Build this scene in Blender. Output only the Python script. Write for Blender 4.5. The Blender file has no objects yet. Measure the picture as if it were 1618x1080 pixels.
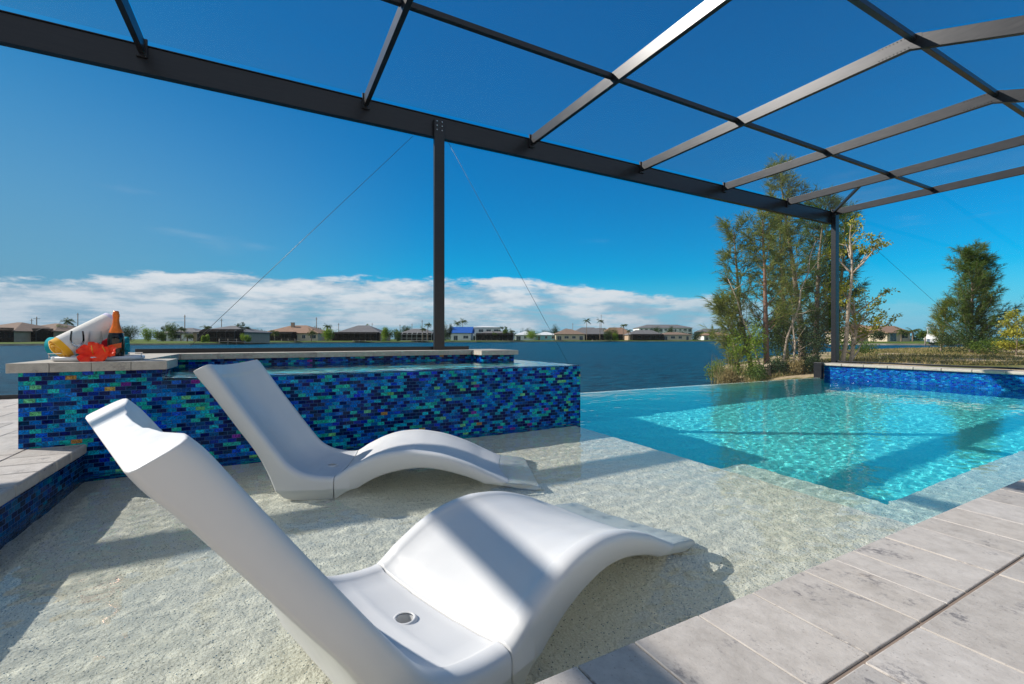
import bpy, bmesh, math, random
from mathutils import Vector, Matrix, noise
R = math.radians
random.seed(7)
S = bpy.context.scene
C = S.collection

# ------------------------------------------------------------------ camera
HEAD = R(28.2)
FW = Vector((math.sin(HEAD), math.cos(HEAD), 0)); RT = Vector((math.cos(HEAD), -math.sin(HEAD), 0))
FPX, CX, CY, CH = 716.0, 809.0, 535.0, 0.84
cam = bpy.data.cameras.new('camera'); co = bpy.data.objects.new('camera', cam); C.objects.link(co); S.camera = co
cam.sensor_width = 36; cam.lens = FPX / 1618 * 36; cam.clip_start = 0.02; cam.clip_end = 6000
co.location = (0, 0, CH); co.rotation_euler = (R(90), 0, -HEAD); cam.shift_y = (535 - 540) / 1618
S.view_settings.view_transform = 'Standard'; S.view_settings.look = 'None'
S.view_settings.exposure = 1.25; S.view_settings.gamma = 1.0
S.cycles.use_denoising = True
S.cycles.max_bounces = 14; S.cycles.transparent_max_bounces = 24; S.cycles.transmission_bounces = 8
S.cycles.sample_clamp_indirect = 6

# ------------------------------------------------------------------ sun and sky
SUN = Vector((-1.15, .86, 1.0)).normalized()
sl = bpy.data.lights.new('sun', 'SUN'); sl.energy = 2.95; sl.angle = R(.5); sl.color = (1, .94, .85)
sl.cycles.is_caustics_light = True
so = bpy.data.objects.new('sun', sl); C.objects.link(so); so.rotation_euler = SUN.to_track_quat('Z', 'Y').to_euler(); so.location = (-20, 17, 20)
W = bpy.data.worlds.new('World'); S.world = W; W.use_nodes = True
SKY_STRENGTH = .12
def world():
    nt = W.node_tree; N = nt.nodes; Lk = nt.links; bg = N['Background']; bg.inputs[1].default_value = SKY_STRENGTH
    sk = N.new('ShaderNodeTexSky'); sk.sky_type = 'NISHITA'; sk.sun_disc = False
    sk.sun_elevation = math.asin(SUN.z); sk.sun_rotation = math.atan2(SUN.x, SUN.y)
    sk.air_density = 1.0; sk.dust_density = .35; sk.ozone_density = 3.5
    hs = N.new('ShaderNodeHueSaturation'); hs.inputs['Saturation'].default_value = 1.25; hs.inputs['Value'].default_value = 1.0
    Lk.new(sk.outputs[0], hs.inputs['Color'])
    mu = N.new('ShaderNodeMix'); mu.data_type = 'RGBA'; mu.blend_type = 'MULTIPLY'; mu.inputs[0].default_value = 1
    mu.inputs[7].default_value = (.015, .405, .50, 1); Lk.new(hs.outputs[0], mu.inputs[6])
    tc = N.new('ShaderNodeTexCoord'); sp = N.new('ShaderNodeSeparateXYZ'); Lk.new(tc.outputs['Generated'], sp.inputs[0])
    def M(op, a, b=None, c=None):
        n = N.new('ShaderNodeMath'); n.operation = op
        for k, v in enumerate((a, b, c)):
            if v is None: continue
            if isinstance(v, (int, float)): n.inputs[k].default_value = v
            else: Lk.new(v, n.inputs[k])
        return n.outputs[0]
    def smooth(v, lo, hi, a=0, b=1):
        n = N.new('ShaderNodeMapRange'); n.interpolation_type = 'SMOOTHSTEP'; Lk.new(v, n.inputs[0])
        for i, q in zip((1, 2, 3, 4), (lo, hi, a, b)): n.inputs[i].default_value = q
        return n.outputs[0]
    x, y, z = sp.outputs
    zz = M('MAXIMUM', z, 0.0)
    den = M('ADD', zz, .07)
    cmb = N.new('ShaderNodeCombineXYZ'); Lk.new(M('DIVIDE', x, den), cmb.inputs[0]); Lk.new(M('DIVIDE', y, den), cmb.inputs[1])
    n1 = N.new('ShaderNodeTexNoise'); n1.inputs['Scale'].default_value = 1.1; n1.inputs['Detail'].default_value = 9; n1.inputs['Roughness'].default_value = .62
    mp = N.new('ShaderNodeMapping'); mp.inputs['Rotation'].default_value = (0, 0, -HEAD); mp.inputs['Scale'].default_value = (1.0, 1.5, 1); Lk.new(cmb.outputs[0], mp.inputs[0])
    Lk.new(mp.outputs[0], n1.inputs[0])
    n2 = N.new('ShaderNodeTexNoise'); n2.inputs['Scale'].default_value = 8.0; n2.inputs['Detail'].default_value = 8; n2.inputs['Roughness'].default_value = .6
    m2 = N.new('ShaderNodeMapping'); m2.inputs['Scale'].default_value = (1, 1, 3.6); Lk.new(tc.outputs['Generated'], m2.inputs[0]); Lk.new(m2.outputs[0], n2.inputs[0])
    # lateral coordinate: -1 left of the view axis, +1 right
    lat = M('ADD', M('MULTIPLY', x, RT.x), M('MULTIPLY', y, RT.y))
    fwd = M('ADD', M('MULTIPLY', x, FW.x), M('MULTIPLY', y, FW.y))
    top = M('SUBTRACT', .127, M('MULTIPLY', smooth(lat, -.05, .6), .062)); top = M('SUBTRACT', top, M('MULTIPLY', smooth(lat, -.5, -.8), .045))
    top = M('ADD', top, M('MULTIPLY', M('SUBTRACT', n2.outputs[0], .5), .085))
    edge = M('SUBTRACT', top, zz)
    band = smooth(edge, -.002, .010)
    cov = smooth(M('ADD', M('MULTIPLY', n1.outputs[0], .55), M('MULTIPLY', n2.outputs[0], .45)), .32, .56)
    amt = M('MULTIPLY', band, M('ADD', M('MULTIPLY', cov, .62), .33))
    amt = M('MULTIPLY', amt, smooth(zz, .0, .03, .55, 1))
    amt = M('MULTIPLY', amt, smooth(lat, .28, .62, 1.0, .15))
    # a bright cloud sheet added out of view behind the photographer for fill light
    amt = M('MAXIMUM', amt, M('MULTIPLY', M('MULTIPLY', smooth(fwd, .05, -.35, 0, .85), smooth(zz, .0, .12)), M('ADD', .55, M('MULTIPLY', cov, .45))))
    # a few thin streaks above the bank
    n3 = N.new('ShaderNodeTexNoise'); n3.inputs['Scale'].default_value = 2.2; n3.inputs['Detail'].default_value = 7
    m3 = N.new('ShaderNodeMapping'); m3.inputs['Scale'].default_value = (1, 1, 7); m3.inputs['Location'].default_value = (3, 1, 0); Lk.new(tc.outputs['Generated'], m3.inputs[0]); Lk.new(m3.outputs[0], n3.inputs[0])
    st = M('MULTIPLY', smooth(n3.outputs[0], .60, .74), M('MULTIPLY', smooth(zz, .12, .16), smooth(zz, .34, .2, 0, .35)))
    amt = M('MAXIMUM', amt, M('MULTIPLY', st, .5))
    # cloud brightness
    cr = N.new('ShaderNodeMix'); cr.data_type = 'RGBA'
    sh = M('MULTIPLY', smooth(n2.outputs[0], .36, .60, .15, 1), smooth(zz, .02, .11, .55, 1))
    Lk.new(sh, cr.inputs[0]); cr.inputs[6].default_value = (1.05, 1.6, 2.1, 1); cr.inputs[7].default_value = (2.75, 2.9, 3.05, 1)
    # horizon haze under the clouds
    hz = N.new('ShaderNodeMix'); hz.data_type = 'RGBA'; Lk.new(smooth(zz, .0, .14, .8, 0), hz.inputs[0]); Lk.new(mu.outputs[2], hz.inputs[6]); hz.inputs[7].default_value = (.85, 1.75, 2.7, 1)
    dm = N.new('ShaderNodeVectorMath'); dm.operation = 'SCALE'; Lk.new(hz.outputs[2], dm.inputs[0]); Lk.new(smooth(lat, -.95, .25, .60, 1.0), dm.inputs['Scale'])
    fm = N.new('ShaderNodeMix'); fm.data_type = 'RGBA'; Lk.new(amt, fm.inputs[0]); gl = N.new('ShaderNodeMix'); gl.data_type = 'RGBA'; Lk.new(M('MULTIPLY', smooth(lat, -.1, -.8), smooth(zz, .55, .05, 0, .85)), gl.inputs[0]); Lk.new(dm.outputs[0], gl.inputs[6]); gl.inputs[7].default_value = (.62, 1.3, 1.9, 1)
    Lk.new(gl.outputs[2], fm.inputs[6]); Lk.new(cr.outputs[2], fm.inputs[7])
    Lk.new(fm.outputs[2], bg.inputs[0])
world()

# ------------------------------------------------------------------ helpers
def P(px, z, dist=None):
    """photo column and ground height -> point at forward distance dist"""
    u = (px - CX) / FPX; p = FW * dist + RT * (u * dist); return Vector((p.x, p.y, z))
def zat(py, dist): return CH + (CY - py) / FPX * dist
def onY(px, py, Y):
    u = (px - CX) / FPX; t = Y / (FW.y + u * RT.y); return Vector((t * (FW.x + u * RT.x), Y, CH + (CY - py) / FPX * t))
def onX(px, py, X):
    u = (px - CX) / FPX; t = X / (FW.x + u * RT.x); return Vector((X, t * (FW.y + u * RT.y), CH + (CY - py) / FPX * t))

class G:
    """gathers geometry for one mesh object"""
    def __init__(s): s.v = []; s.f = []; s.mi = []; s.sm = []
    def add(s, vs, fs, smooth=False, m=0):
        k = len(s.v); s.v += [tuple(p) for p in vs]; s.f += [tuple(i + k for i in f) for f in fs]; s.mi += [m] * len(fs); s.sm += [smooth] * len(fs)
    def box(s, a, b, m=0):
        x0, y0, z0 = a; x1, y1, z1 = b
        s.add([(x0,y0,z0),(x1,y0,z0),(x1,y1,z0),(x0,y1,z0),(x0,y0,z1),(x1,y0,z1),(x1,y1,z1),(x0,y1,z1)],
              [(0,3,2,1),(4,5,6,7),(0,1,5,4),(1,2,6,5),(2,3,7,6),(3,0,4,7)], False, m)
    def bar(s, p, q, w, h, up=Vector((0,0,1)), m=0):
        p = Vector(p); q = Vector(q); d = (q - p).normalized(); r = d.cross(up)
        if r.length < 1e-4: r = d.cross(Vector((1, 0, 0)))
        r.normalize(); u = r.cross(d).normalized(); r = r * w / 2; u = u * h / 2
        s.add([p-r-u,p+r-u,p+r+u,p-r+u,q-r-u,q+r-u,q+r+u,q-r+u],[(3,2,1,0),(4,5,6,7),(0,1,5,4),(1,2,6,5),(2,3,7,6),(3,0,4,7)], False, m)
    def tube(s, pts, rads, n=8, cap=True, m=0):
        pts = [Vector(p) for p in pts]; k = len(pts); vs = []; fs = []
        ref = Vector((.31, .17, .93))
        for i in range(k):
            d = (pts[min(i+1, k-1)] - pts[max(i-1, 0)]).normalized(); a = d.cross(ref)
            if a.length < .05: a = d.cross(Vector((1, 0, 0)))
            a.normalize(); b = d.cross(a)
            for j in range(n):
                t = 2*math.pi*j/n; vs.append(pts[i] + (a*math.cos(t) + b*math.sin(t)) * rads[i])
        for i in range(k-1):
            for j in range(n): fs.append((i*n+j, i*n+(j+1)%n, (i+1)*n+(j+1)%n, (i+1)*n+j))
        if cap: fs.append(tuple(range(n))[::-1]); fs.append(tuple((k-1)*n+j for j in range(n)))
        s.add(vs, fs, True, m)
    def lathe(s, prof, c=(0,0,0), n=32, m=0):
        vs = []; fs = []; k = len(prof)
        for r, z in prof:
            for j in range(n):
                t = 2*math.pi*j/n; vs.append((c[0]+r*math.cos(t), c[1]+r*math.sin(t), c[2]+z))
        for i in range(k-1):
            for j in range(n): fs.append((i*n+j, i*n+(j+1)%n, (i+1)*n+(j+1)%n, (i+1)*n+j))
        s.add(vs, fs, True, m)
    def build(s, name, mats, parent=None, loc=None):
        me = bpy.data.meshes.new(name); me.from_pydata(s.v, [], s.f)
        for m in (mats if isinstance(mats, (list, tuple)) else [mats]): me.materials.append(m)
        me.polygons.foreach_set('material_index', s.mi); me.polygons.foreach_set('use_smooth', s.sm); me.update()
        o = bpy.data.objects.new(name, me); C.objects.link(o)
        if parent: o.parent = parent
        if loc: o.location = loc
        return o
def bevel(o, w, seg=2, ang=30):
    b = o.modifiers.new('bevel', 'BEVEL'); b.width = w; b.segments = seg; b.limit_method = 'ANGLE'; b.angle_limit = R(ang); b.harden_normals = True
    for p in o.data.polygons: p.use_smooth = True
    return o
def bake(o):
    """apply modifiers into plain mesh data"""
    dg = bpy.context.evaluated_depsgraph_get(); me = bpy.data.meshes.new_from_object(o.evaluated_get(dg)); o.modifiers.clear(); o.data = me; return o
def thing(name, label, cat, loc=(0,0,0), rz=0, group=None):
    o = bpy.data.objects.new(name, None); C.objects.link(o); o.location = loc; o.rotation_euler = (0, 0, rz); o.empty_display_size = .1
    return tag(o, label, cat, group)
def tag(o, label, cat=None, group=None):
    o['label'] = label
    if cat: o['category'] = cat
    if group: o['group'] = group
    return o
def struct(o, kind='structure', label=None):
    o['kind'] = kind
    if label: o['label'] = label
    return o

# ------------------------------------------------------------------ materials
class NT:
    def __init__(s, name):
        s.m = bpy.data.materials.new(name); s.m.use_nodes = True; s.t = s.m.node_tree; s.N = s.t.nodes; s.b = s.N['Principled BSDF']; s.out = s.N['Material Output']
    def new(s, k, **kw):
        n = s.N.new(k)
        for a, v in kw.items(): setattr(n, a, v)
        return n
    def link(s, a, b): s.t.links.new(a, b)
    def put(s, sock, v):
        if v is None: return
        if isinstance(v, (int, float)): sock.default_value = v
        elif isinstance(v, tuple): sock.default_value = v if len(v) == len(sock.default_value) else v + (1,)
        else: s.link(v, sock)
    def math(s, op, a, b=None, c=None):
        n = s.new('ShaderNodeMath', operation=op)
        for k, v in enumerate((a, b, c)): s.put(n.inputs[k], v)
        return n.outputs[0]
    def pos(s, scale=None, obj=False):
        if obj: o = s.new('ShaderNodeTexCoord').outputs['Object']
        else: o = s.new('ShaderNodeNewGeometry').outputs['Position']
        if scale:
            m = s.new('ShaderNodeMapping'); s.link(o, m.inputs[0]); m.inputs['Scale'].default_value = scale; return m.outputs[0]
        return o
    def noise(s, v, scale, detail=4, rough=.55, dist=0):
        n = s.new('ShaderNodeTexNoise'); s.link(v, n.inputs['Vector']); n.inputs['Scale'].default_value = scale; n.inputs['Detail'].default_value = detail
        n.inputs['Roughness'].default_value = rough; n.inputs['Distortion'].default_value = dist; return n.outputs[0]
    def ramp(s, v, pts, const=False):
        n = s.new('ShaderNodeValToRGB'); e = n.color_ramp
        if const: e.interpolation = 'CONSTANT'
        while len(e.elements) < len(pts): e.elements.new(.5)
        for el, (p, c) in zip(e.elements, pts): el.position = p; el.color = c + (1,) if len(c) == 3 else c
        s.link(v, n.inputs[0]); return n.outputs[0]
    def mix(s, f, a, b, blend='MIX'):
        n = s.new('ShaderNodeMix', data_type='RGBA', blend_type=blend); s.put(n.inputs[0], f); s.put(n.inputs[6], a); s.put(n.inputs[7], b); return n.outputs[2]
    def maprange(s, v, a, b, c=0, d=1):
        n = s.new('ShaderNodeMapRange', interpolation_type='SMOOTHSTEP'); s.put(n.inputs[0], v)
        for i, q in zip((1,2,3,4), (a,b,c,d)): n.inputs[i].default_value = q
        return n.outputs[0]
    def bump(s, h, strength=.3, dist=.01, normal=None):
        n = s.new('ShaderNodeBump'); n.inputs['Strength'].default_value = strength; n.inputs['Distance'].default_value = dist; s.link(h, n.inputs['Height'])
        if normal: s.link(normal, n.inputs['Normal'])
        s.link(n.outputs[0], s.b.inputs['Normal']); return n.outputs[0]
    def base(s, c, rough=.6, metal=0, spec=None):
        s.put(s.b.inputs['Base Color'], c); s.put(s.b.inputs['Roughness'], rough); s.b.inputs['Metallic'].default_value = metal
        if spec is not None: s.b.inputs['Specular IOR Level'].default_value = spec
        return s

def plain(name, col, rough=.6, metal=0, var=.12, scale=6, spec=None, bump=0, bscale=40):
    t = NT(name); p = t.pos(obj=True); n = t.noise(p, scale, 5)
    dk = tuple(c*(1-var) for c in col); lt = tuple(min(1, c*(1+var)) for c in col)
    t.base(t.ramp(n, [(.3, dk), (.7, lt)]), rough, metal, spec)
    if bump: t.bump(t.noise(p, bscale, 4), bump, .004)
    return t.m

M = {}
# cage aluminium, powder coated
t = NT('bronze_aluminium'); p = t.pos((1.2, 1.2, 14)); n = t.noise(p, 5, 6)
t.base(t.ramp(n, [(.3, (.022,.023,.027)), (.75, (.030,.030,.034))]), t.ramp(n, [(.3, (.30,)*3), (.8, (.36,)*3)]), .40); t.bump(n, .05, .002); M['cage'] = t.m
M['screw'] = plain('galvanised_screw', (.5,.52,.55), .35, .8)
# insect screen: woven mesh, cover grows with grazing view as the weave overlaps
def screen_mat(name, cover, col):
    t = NT(name); nt = t.t; t.N.remove(t.b)
    g = t.new('ShaderNodeNewGeometry'); d = t.new('ShaderNodeVectorMath', operation='DOT_PRODUCT'); t.link(g.outputs['Normal'], d.inputs[0]); t.link(g.outputs['Incoming'], d.inputs[1])
    cs = t.math('MAXIMUM', t.math('ABSOLUTE', d.outputs['Value']), .06)
    w = t.noise(g.outputs['Position'], 90, 2); w2 = t.noise(g.outputs['Position'], 1.2, 3)
    c = t.math('ADD', cover, t.math('MULTIPLY', t.math('SUBTRACT', t.math('ADD', w, w2), 1.0), cover*.45))
    op = t.math('SUBTRACT', 1.0, t.math('POWER', t.math('SUBTRACT', 1.0, c), t.math('DIVIDE', 1.0, cs)))
    tr = t.new('ShaderNodeBsdfTransparent'); df = t.new('ShaderNodeBsdfDiffuse'); df.inputs[0].default_value = col + (1,)
    tl = t.new('ShaderNodeBsdfTranslucent'); tl.inputs[0].default_value = col + (1,)
    a = t.new('ShaderNodeMixShader'); a.inputs[0].default_value = .5; t.link(df.outputs[0], a.inputs[1]); t.link(tl.outputs[0], a.inputs[2])
    mx = t.new('ShaderNodeMixShader'); t.link(op, mx.inputs[0]); t.link(tr.outputs[0], mx.inputs[1]); t.link(a.outputs[0], mx.inputs[2]); t.link(mx.outputs[0], t.out.inputs[0]); return t.m
M['screen'] = screen_mat('insect_screen', .085, (.09,.09,.09))

# glass mosaic tile, 1 x 2 inch running bond
def tile_mat(name, pal, bright=1.0, tw=.0525, th=.0262):
    t = NT(name); g = t.new('ShaderNodeNewGeometry'); sp = t.new('ShaderNodeSeparateXYZ'); t.link(g.outputs['Position'], sp.inputs[0])
    x, y, z = sp.outputs; u = t.math('ADD', x, y)
    v = t.math('DIVIDE', t.math('SUBTRACT', z, .013), th); row = t.math('FLOOR', v)
    uu = t.math('ADD', t.math('DIVIDE', u, tw), t.math('MULTIPLY', t.math('MODULO', t.math('ADD', row, 200), 2), .5)); col = t.math('FLOOR', uu)
    fu = t.math('FRACT', uu); fv = t.math('FRACT', v)
    eu = t.math('MULTIPLY', t.math('MINIMUM', fu, t.math('SUBTRACT', 1, fu)), tw); ev = t.math('MULTIPLY', t.math('MINIMUM', fv, t.math('SUBTRACT', 1, fv)), th)
    e = t.math('MINIMUM', eu, ev); grout = t.maprange(e, .0007, .0017, 1, 0)
    cb = t.new('ShaderNodeCombineXYZ'); t.link(col, cb.inputs[0]); t.link(row, cb.inputs[1])
    wn = t.new('ShaderNodeTexWhiteNoise', noise_dimensions='3D'); t.link(cb.outputs[0], wn.inputs['Vector'])
    c0 = t.ramp(wn.outputs['Value'], pal, True)
    # iridescent streaks inside each tile and drifting hue from tile to tile
    pv = t.new('ShaderNodeCombineXYZ'); t.link(u, pv.inputs[0]); t.link(z, pv.inputs[1]); t.link(t.math('MULTIPLY', wn.outputs['Value'], 9), pv.inputs[2])
    st = t.noise(pv.outputs[0], 42, 4, .6, 2.5)
    hs = t.new('ShaderNodeHueSaturation'); t.link(c0, hs.inputs['Color'])
    big = t.noise(pv.outputs[0], 1.6, 2)
    sep = t.new('ShaderNodeSeparateColor'); t.link(wn.outputs['Color'], sep.inputs[0])
    t.link(t.math('ADD', .460, t.math('MULTIPLY', sep.outputs[1], .045)), hs.inputs['Hue'])
    t.link(t.math('MULTIPLY', bright, t.math('ADD', .35, t.math('MULTIPLY', t.maprange(st, .3, .72), t.math('ADD', .9, sep.outputs[2])))), hs.inputs['Value'])
    hs.inputs['Saturation'].default_value = 1.05
    c = t.mix(grout, hs.outputs[0], (.03,.10,.24)); t.base(c, t.math('ADD', .06, t.math('MULTIPLY', grout, .5)), 0, .10)
    # every glass tile sits at its own slight angle, so each mirrors another bit of the sky
    nm = t.new('ShaderNodeVectorMath', operation='SUBTRACT'); t.link(wn.outputs['Color'], nm.inputs[0]); nm.inputs[1].default_value = (.5,.5,.5)
    sc = t.new('ShaderNodeVectorMath', operation='SCALE'); t.link(nm.outputs[0], sc.inputs[0]); sc.inputs['Scale'].default_value = .10
    ad = t.new('ShaderNodeVectorMath', operation='ADD'); t.link(g.outputs['Normal'], ad.inputs[0]); t.link(sc.outputs[0], ad.inputs[1])
    nr = t.new('ShaderNodeVectorMath', operation='NORMALIZE'); t.link(ad.outputs[0], nr.inputs[0])
    h = t.math('ADD', t.math('MULTIPLY', t.math('SUBTRACT', 1, grout), 1), t.math('MULTIPLY', st, .35))
    t.bump(h, .35, .0015, nr.outputs[0]); return t.m
PAL = [(0, (.001,.006,.075)), (.30, (.001,.018,.20)), (.46, (.002,.035,.40)), (.62, (.003,.09,.42)), (.74, (.008,.20,.38)), (.86, (.02,.32,.32)), (.962, (.10,.36,.20)), (.982, (.38,.28,.08)), (.992, (.16,.03,.22))]
M['tile'] = tile_mat('iridescent_mosaic_tile', PAL, 1.08)
M['tile_dark'] = tile_mat('navy_mosaic_tile', [(0, (.004,.008,.05)), (.35, (.006,.02,.13)), (.7, (.008,.05,.2)), (.9, (.01,.10,.2))], 1.1)
M['tile_blue'] = tile_mat('cobalt_mosaic_tile', [(0, (.02,.05,.3)), (.3, (.02,.06,.36)), (.6, (.02,.10,.42)), (.85, (.04,.18,.5))], .8)

# pebble plaster; sand colour tinted aqua with depth, standing in for light absorbed by water
def plaster(name):
    t = NT(name); g = t.new('ShaderNodeNewGeometry'); p = g.outputs['Position']; sp = t.new('ShaderNodeSeparateXYZ'); t.link(p, sp.inputs[0])
    n = t.noise(p, 3, 5); f = t.noise(p, 160, 3, .7)
    sand = t.ramp(f, [(.28, (.58,.525,.41)), (.5, (.88,.805,.67)), (.74, (.96,.91,.82))])
    vo = t.new('ShaderNodeTexVoronoi'); vo.inputs['Scale'].default_value = 170; t.link(p, vo.inputs['Vector'])
    sepc = t.new('ShaderNodeSeparateColor'); t.link(vo.outputs['Color'], sepc.inputs[0])
    fleck = t.math('MULTIPLY', t.math('LESS_THAN', vo.outputs['Distance'], .42), t.math('GREATER_THAN', sepc.outputs[0], .91))
    sand = t.mix(fleck, sand, t.mix(sepc.outputs[1], (.05,.14,.22), (.16,.15,.10)))
    sand = t.mix(t.math('MULTIPLY', t.maprange(n, .35, .7), .25), sand, (.76,.72,.58))
    d = t.maprange(sp.outputs[2], -.20, -.95)  # depth mask: the water's absorption is put into the plaster colour
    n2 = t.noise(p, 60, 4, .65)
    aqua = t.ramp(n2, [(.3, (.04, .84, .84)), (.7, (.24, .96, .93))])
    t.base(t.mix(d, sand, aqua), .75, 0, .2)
    h = t.math('ADD', t.noise(p, 95, 4), t.math('MULTIPLY', t.noise(p, 26, 4), 2.6)); t.bump(h, .9, .013); return t.m
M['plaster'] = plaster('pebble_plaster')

# water: clear refracting body with a faint aqua tint
def water(name, tint, bs=9, bst=.12):
    t = NT(name); t.N.remove(t.b); g = t.new('ShaderNodeBsdfGlass'); g.inputs['Color'].default_value = tint + (1,); g.inputs['IOR'].default_value = 1.33; g.inputs['Roughness'].default_value = 0
    t.link(g.outputs[0], t.out.inputs[0]); return t.m
M['water'] = water('pool_water', (.94,.99,1)); M['spa_water'] = water('spa_water', (.90,1,.98))
t = NT('lake_water'); p = t.pos((1, 1, 1)); m = t.new('ShaderNodeMapping'); t.link(p, m.inputs[0]); m.inputs['Rotation'].default_value = (0,0,HEAD); m.inputs['Scale'].default_value = (.7, 1.6, 1)
n1 = t.noise(m.outputs[0], 2.0, 8, .72); n2 = t.noise(m.outputs[0], .25, 4); wv = t.math('ADD', n1, t.math('MULTIPLY', n2, .8))
t.base(t.ramp(n1, [(.35, (.0,.012,.036)), (.7, (.0,.12,.20))]), .38, 0, .06); t.b.inputs['IOR'].default_value = 1.33; t.bump(wv, 1, .30); M['lake'] = t.m

# stone: coping and pavers with dark worn patches
def stone(name, lo, hi, stain=.5, along=(1, 1, 1)):
    t = NT(name); g = t.new('ShaderNodeNewGeometry'); rp = g.outputs['Random Per Island']
    m = t.new('ShaderNodeMapping'); t.link(g.outputs['Position'], m.inputs[0]); m.inputs['Scale'].default_value = along
    cb = t.new('ShaderNodeCombineXYZ'); t.link(t.math('MULTIPLY', rp, 30), cb.inputs[2]); ad = t.new('ShaderNodeVectorMath', operation='ADD'); t.link(m.outputs[0], ad.inputs[0]); t.link(cb.outputs[0], ad.inputs[1]); p = ad.outputs[0]
    f = t.noise(p, 22, 7, .7); c = t.ramp(f, [(.25, lo), (.75, hi)])
    tone = t.ramp(rp, [(0, (.80,.80,.80)), (.5, (.95,.93,.90)), (1, (1.0,1.0,1.0))]); c = t.mix(1, c, tone, 'MULTIPLY')
    pt = t.noise(p, 6.5, 7, .74, .2); fine = t.noise(p, 70, 4, .7)
    mask = t.math('MULTIPLY', t.maprange(pt, .54, .66), t.maprange(fine, .42, .56)); c = t.mix(t.math('MULTIPLY', mask, stain), c, (.13,.125,.135))
    sc = t.math('MULTIPLY', t.maprange(t.noise(p, 11, 5, .7), .6, .72), .25); c = t.mix(sc, c, (.30,.22,.15))
    pit = t.maprange(t.noise(p, 210, 3, .6), .63, .70); c = t.mix(t.math('MULTIPLY', pit, .45), c, (.12,.10,.09)); t.base(c, .8, 0, .25); t.bump(t.math('SUBTRACT', t.math('ADD', f, t.math('MULTIPLY', fine, .5)), t.math('MULTIPLY', pit, .6)), .4, .004); return t.m
M['stone'] = stone('worn_ivory_stone', (.37,.34,.315), (.56,.525,.495), .85, (1, .8, 1))
M['stone_spa'] = stone('travertine_coping', (.37,.335,.29), (.58,.54,.48), .5)
M['grout'] = plain('paver_joint_sand', (.24,.18,.14), .95)

t = NT('white_moulded_plastic'); p = t.pos(obj=True); n = t.noise(p, 300, 3)
t.base(t.ramp(t.noise(p, 5, 4), [(.3, (.60,.605,.61)), (.7, (.63,.63,.63))]), t.ramp(t.noise(p, 14, 6, .7), [(.35, (.34,)*3), (.65, (.50,)*3)]), 0, .45); t.bump(n, .10, .001)
t.b.inputs['Subsurface Weight'].default_value = 0; M['plastic'] = t.m

# ------------------------------------------------------------------ setting: lake, banks, decks
def lake():
    g = G(); Z = -.66
    g.add([(-1500, 5.85, Z), (3000, 5.85, Z), (3000, 3000, Z), (-1500, 3000, Z)], [(0,1,2,3)])
    g.add([(-1500, -60, Z), (-9.0, -60, Z), (-9.0, 5.85, Z), (-1500, 5.85, Z)], [(0,1,2,3)])
    struct(g.build('lake', M['lake']))
lake()

t = NT('bank_soil'); p = t.pos(); n = t.noise(p, .5, 6, .6); f = t.noise(p, 9, 5, .7)
c = t.mix(t.maprange(n, .44, .56), t.ramp(f, [(.3, (.07,.08,.02)), (.7, (.17,.16,.05))]), t.ramp(f, [(.3, (.30,.22,.13)), (.7, (.48,.38,.25))]))
t.base(c, .95, 0, .1); t.bump(f, .6, .05); M['soil'] = t.m
t = NT('lawn'); p = t.pos(); n = t.noise(p, .12, 5, .6); f = t.noise(p, 4, 4)
t.base(t.mix(.5, t.ramp(n, [(.3, (.04,.08,.015)), (.7, (.11,.16,.025))]), t.ramp(f, [(.3, (.03,.07,.015)), (.7, (.15,.17,.04))])), .95, 0, .1); M['lawn'] = t.m
M['seawall'] = plain('seawall_concrete', (.30,.27,.22), .9, var=.25, scale=.6)

# near bank to the right: a rough strip of sandy ground between the pool and the canal
SH = [(9.0, 6.4), (12.5, 8.3), (14.2, 10.6), (16, 12.5), (22, 16.5), (32, 21), (46, 24), (66, 22.5), (84, 20), (130, 14)]
def shore_y(x):
    for (a, b), (c, d) in zip(SH, SH[1:]):
        if a <= x <= c: return b + (d-b)*(x-a)/(c-a)
    return SH[0][1] if x < SH[0][0] else SH[-1][1]
def bank_z(x, y):
    s = shore_y(x) - y
    base = -.66 + min(1, max(0, s/7.0))**.6 * .72
    base = base + .10*noise.noise(Vector((x*.25, y*.25, 0))) * min(1, max(0, s/2))
    if x < 11.6: base = min(base, -.30)
    elif x < 15: base = base*(x-11.6)/3.4 + min(base, -.30)*(1-(x-11.6)/3.4)
    return base if s > 0 else -.66 - min(.5, -s*.4)
g = G(); xs = [8.6 + 122*(i/150)**1.7 for i in range(151)]
nyy = 70
for i, x in enumerate(xs):
    y1 = shore_y(x) + 1.0; y0 = 5.85 if x < 11.35 else -14
    for j in range(nyy+1):
        y = y0 + (y1-y0)*j/nyy; g.v.append((x, y, bank_z(x, y)))
for i in range(150):
    for j in range(nyy):
        a = i*(nyy+1)+j; g.f.append((a, a+nyy+1, a+nyy+2, a+1)); g.mi.append(0); g.sm.append(True)
struct(g.build('river_bank', M['soil']))

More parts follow.
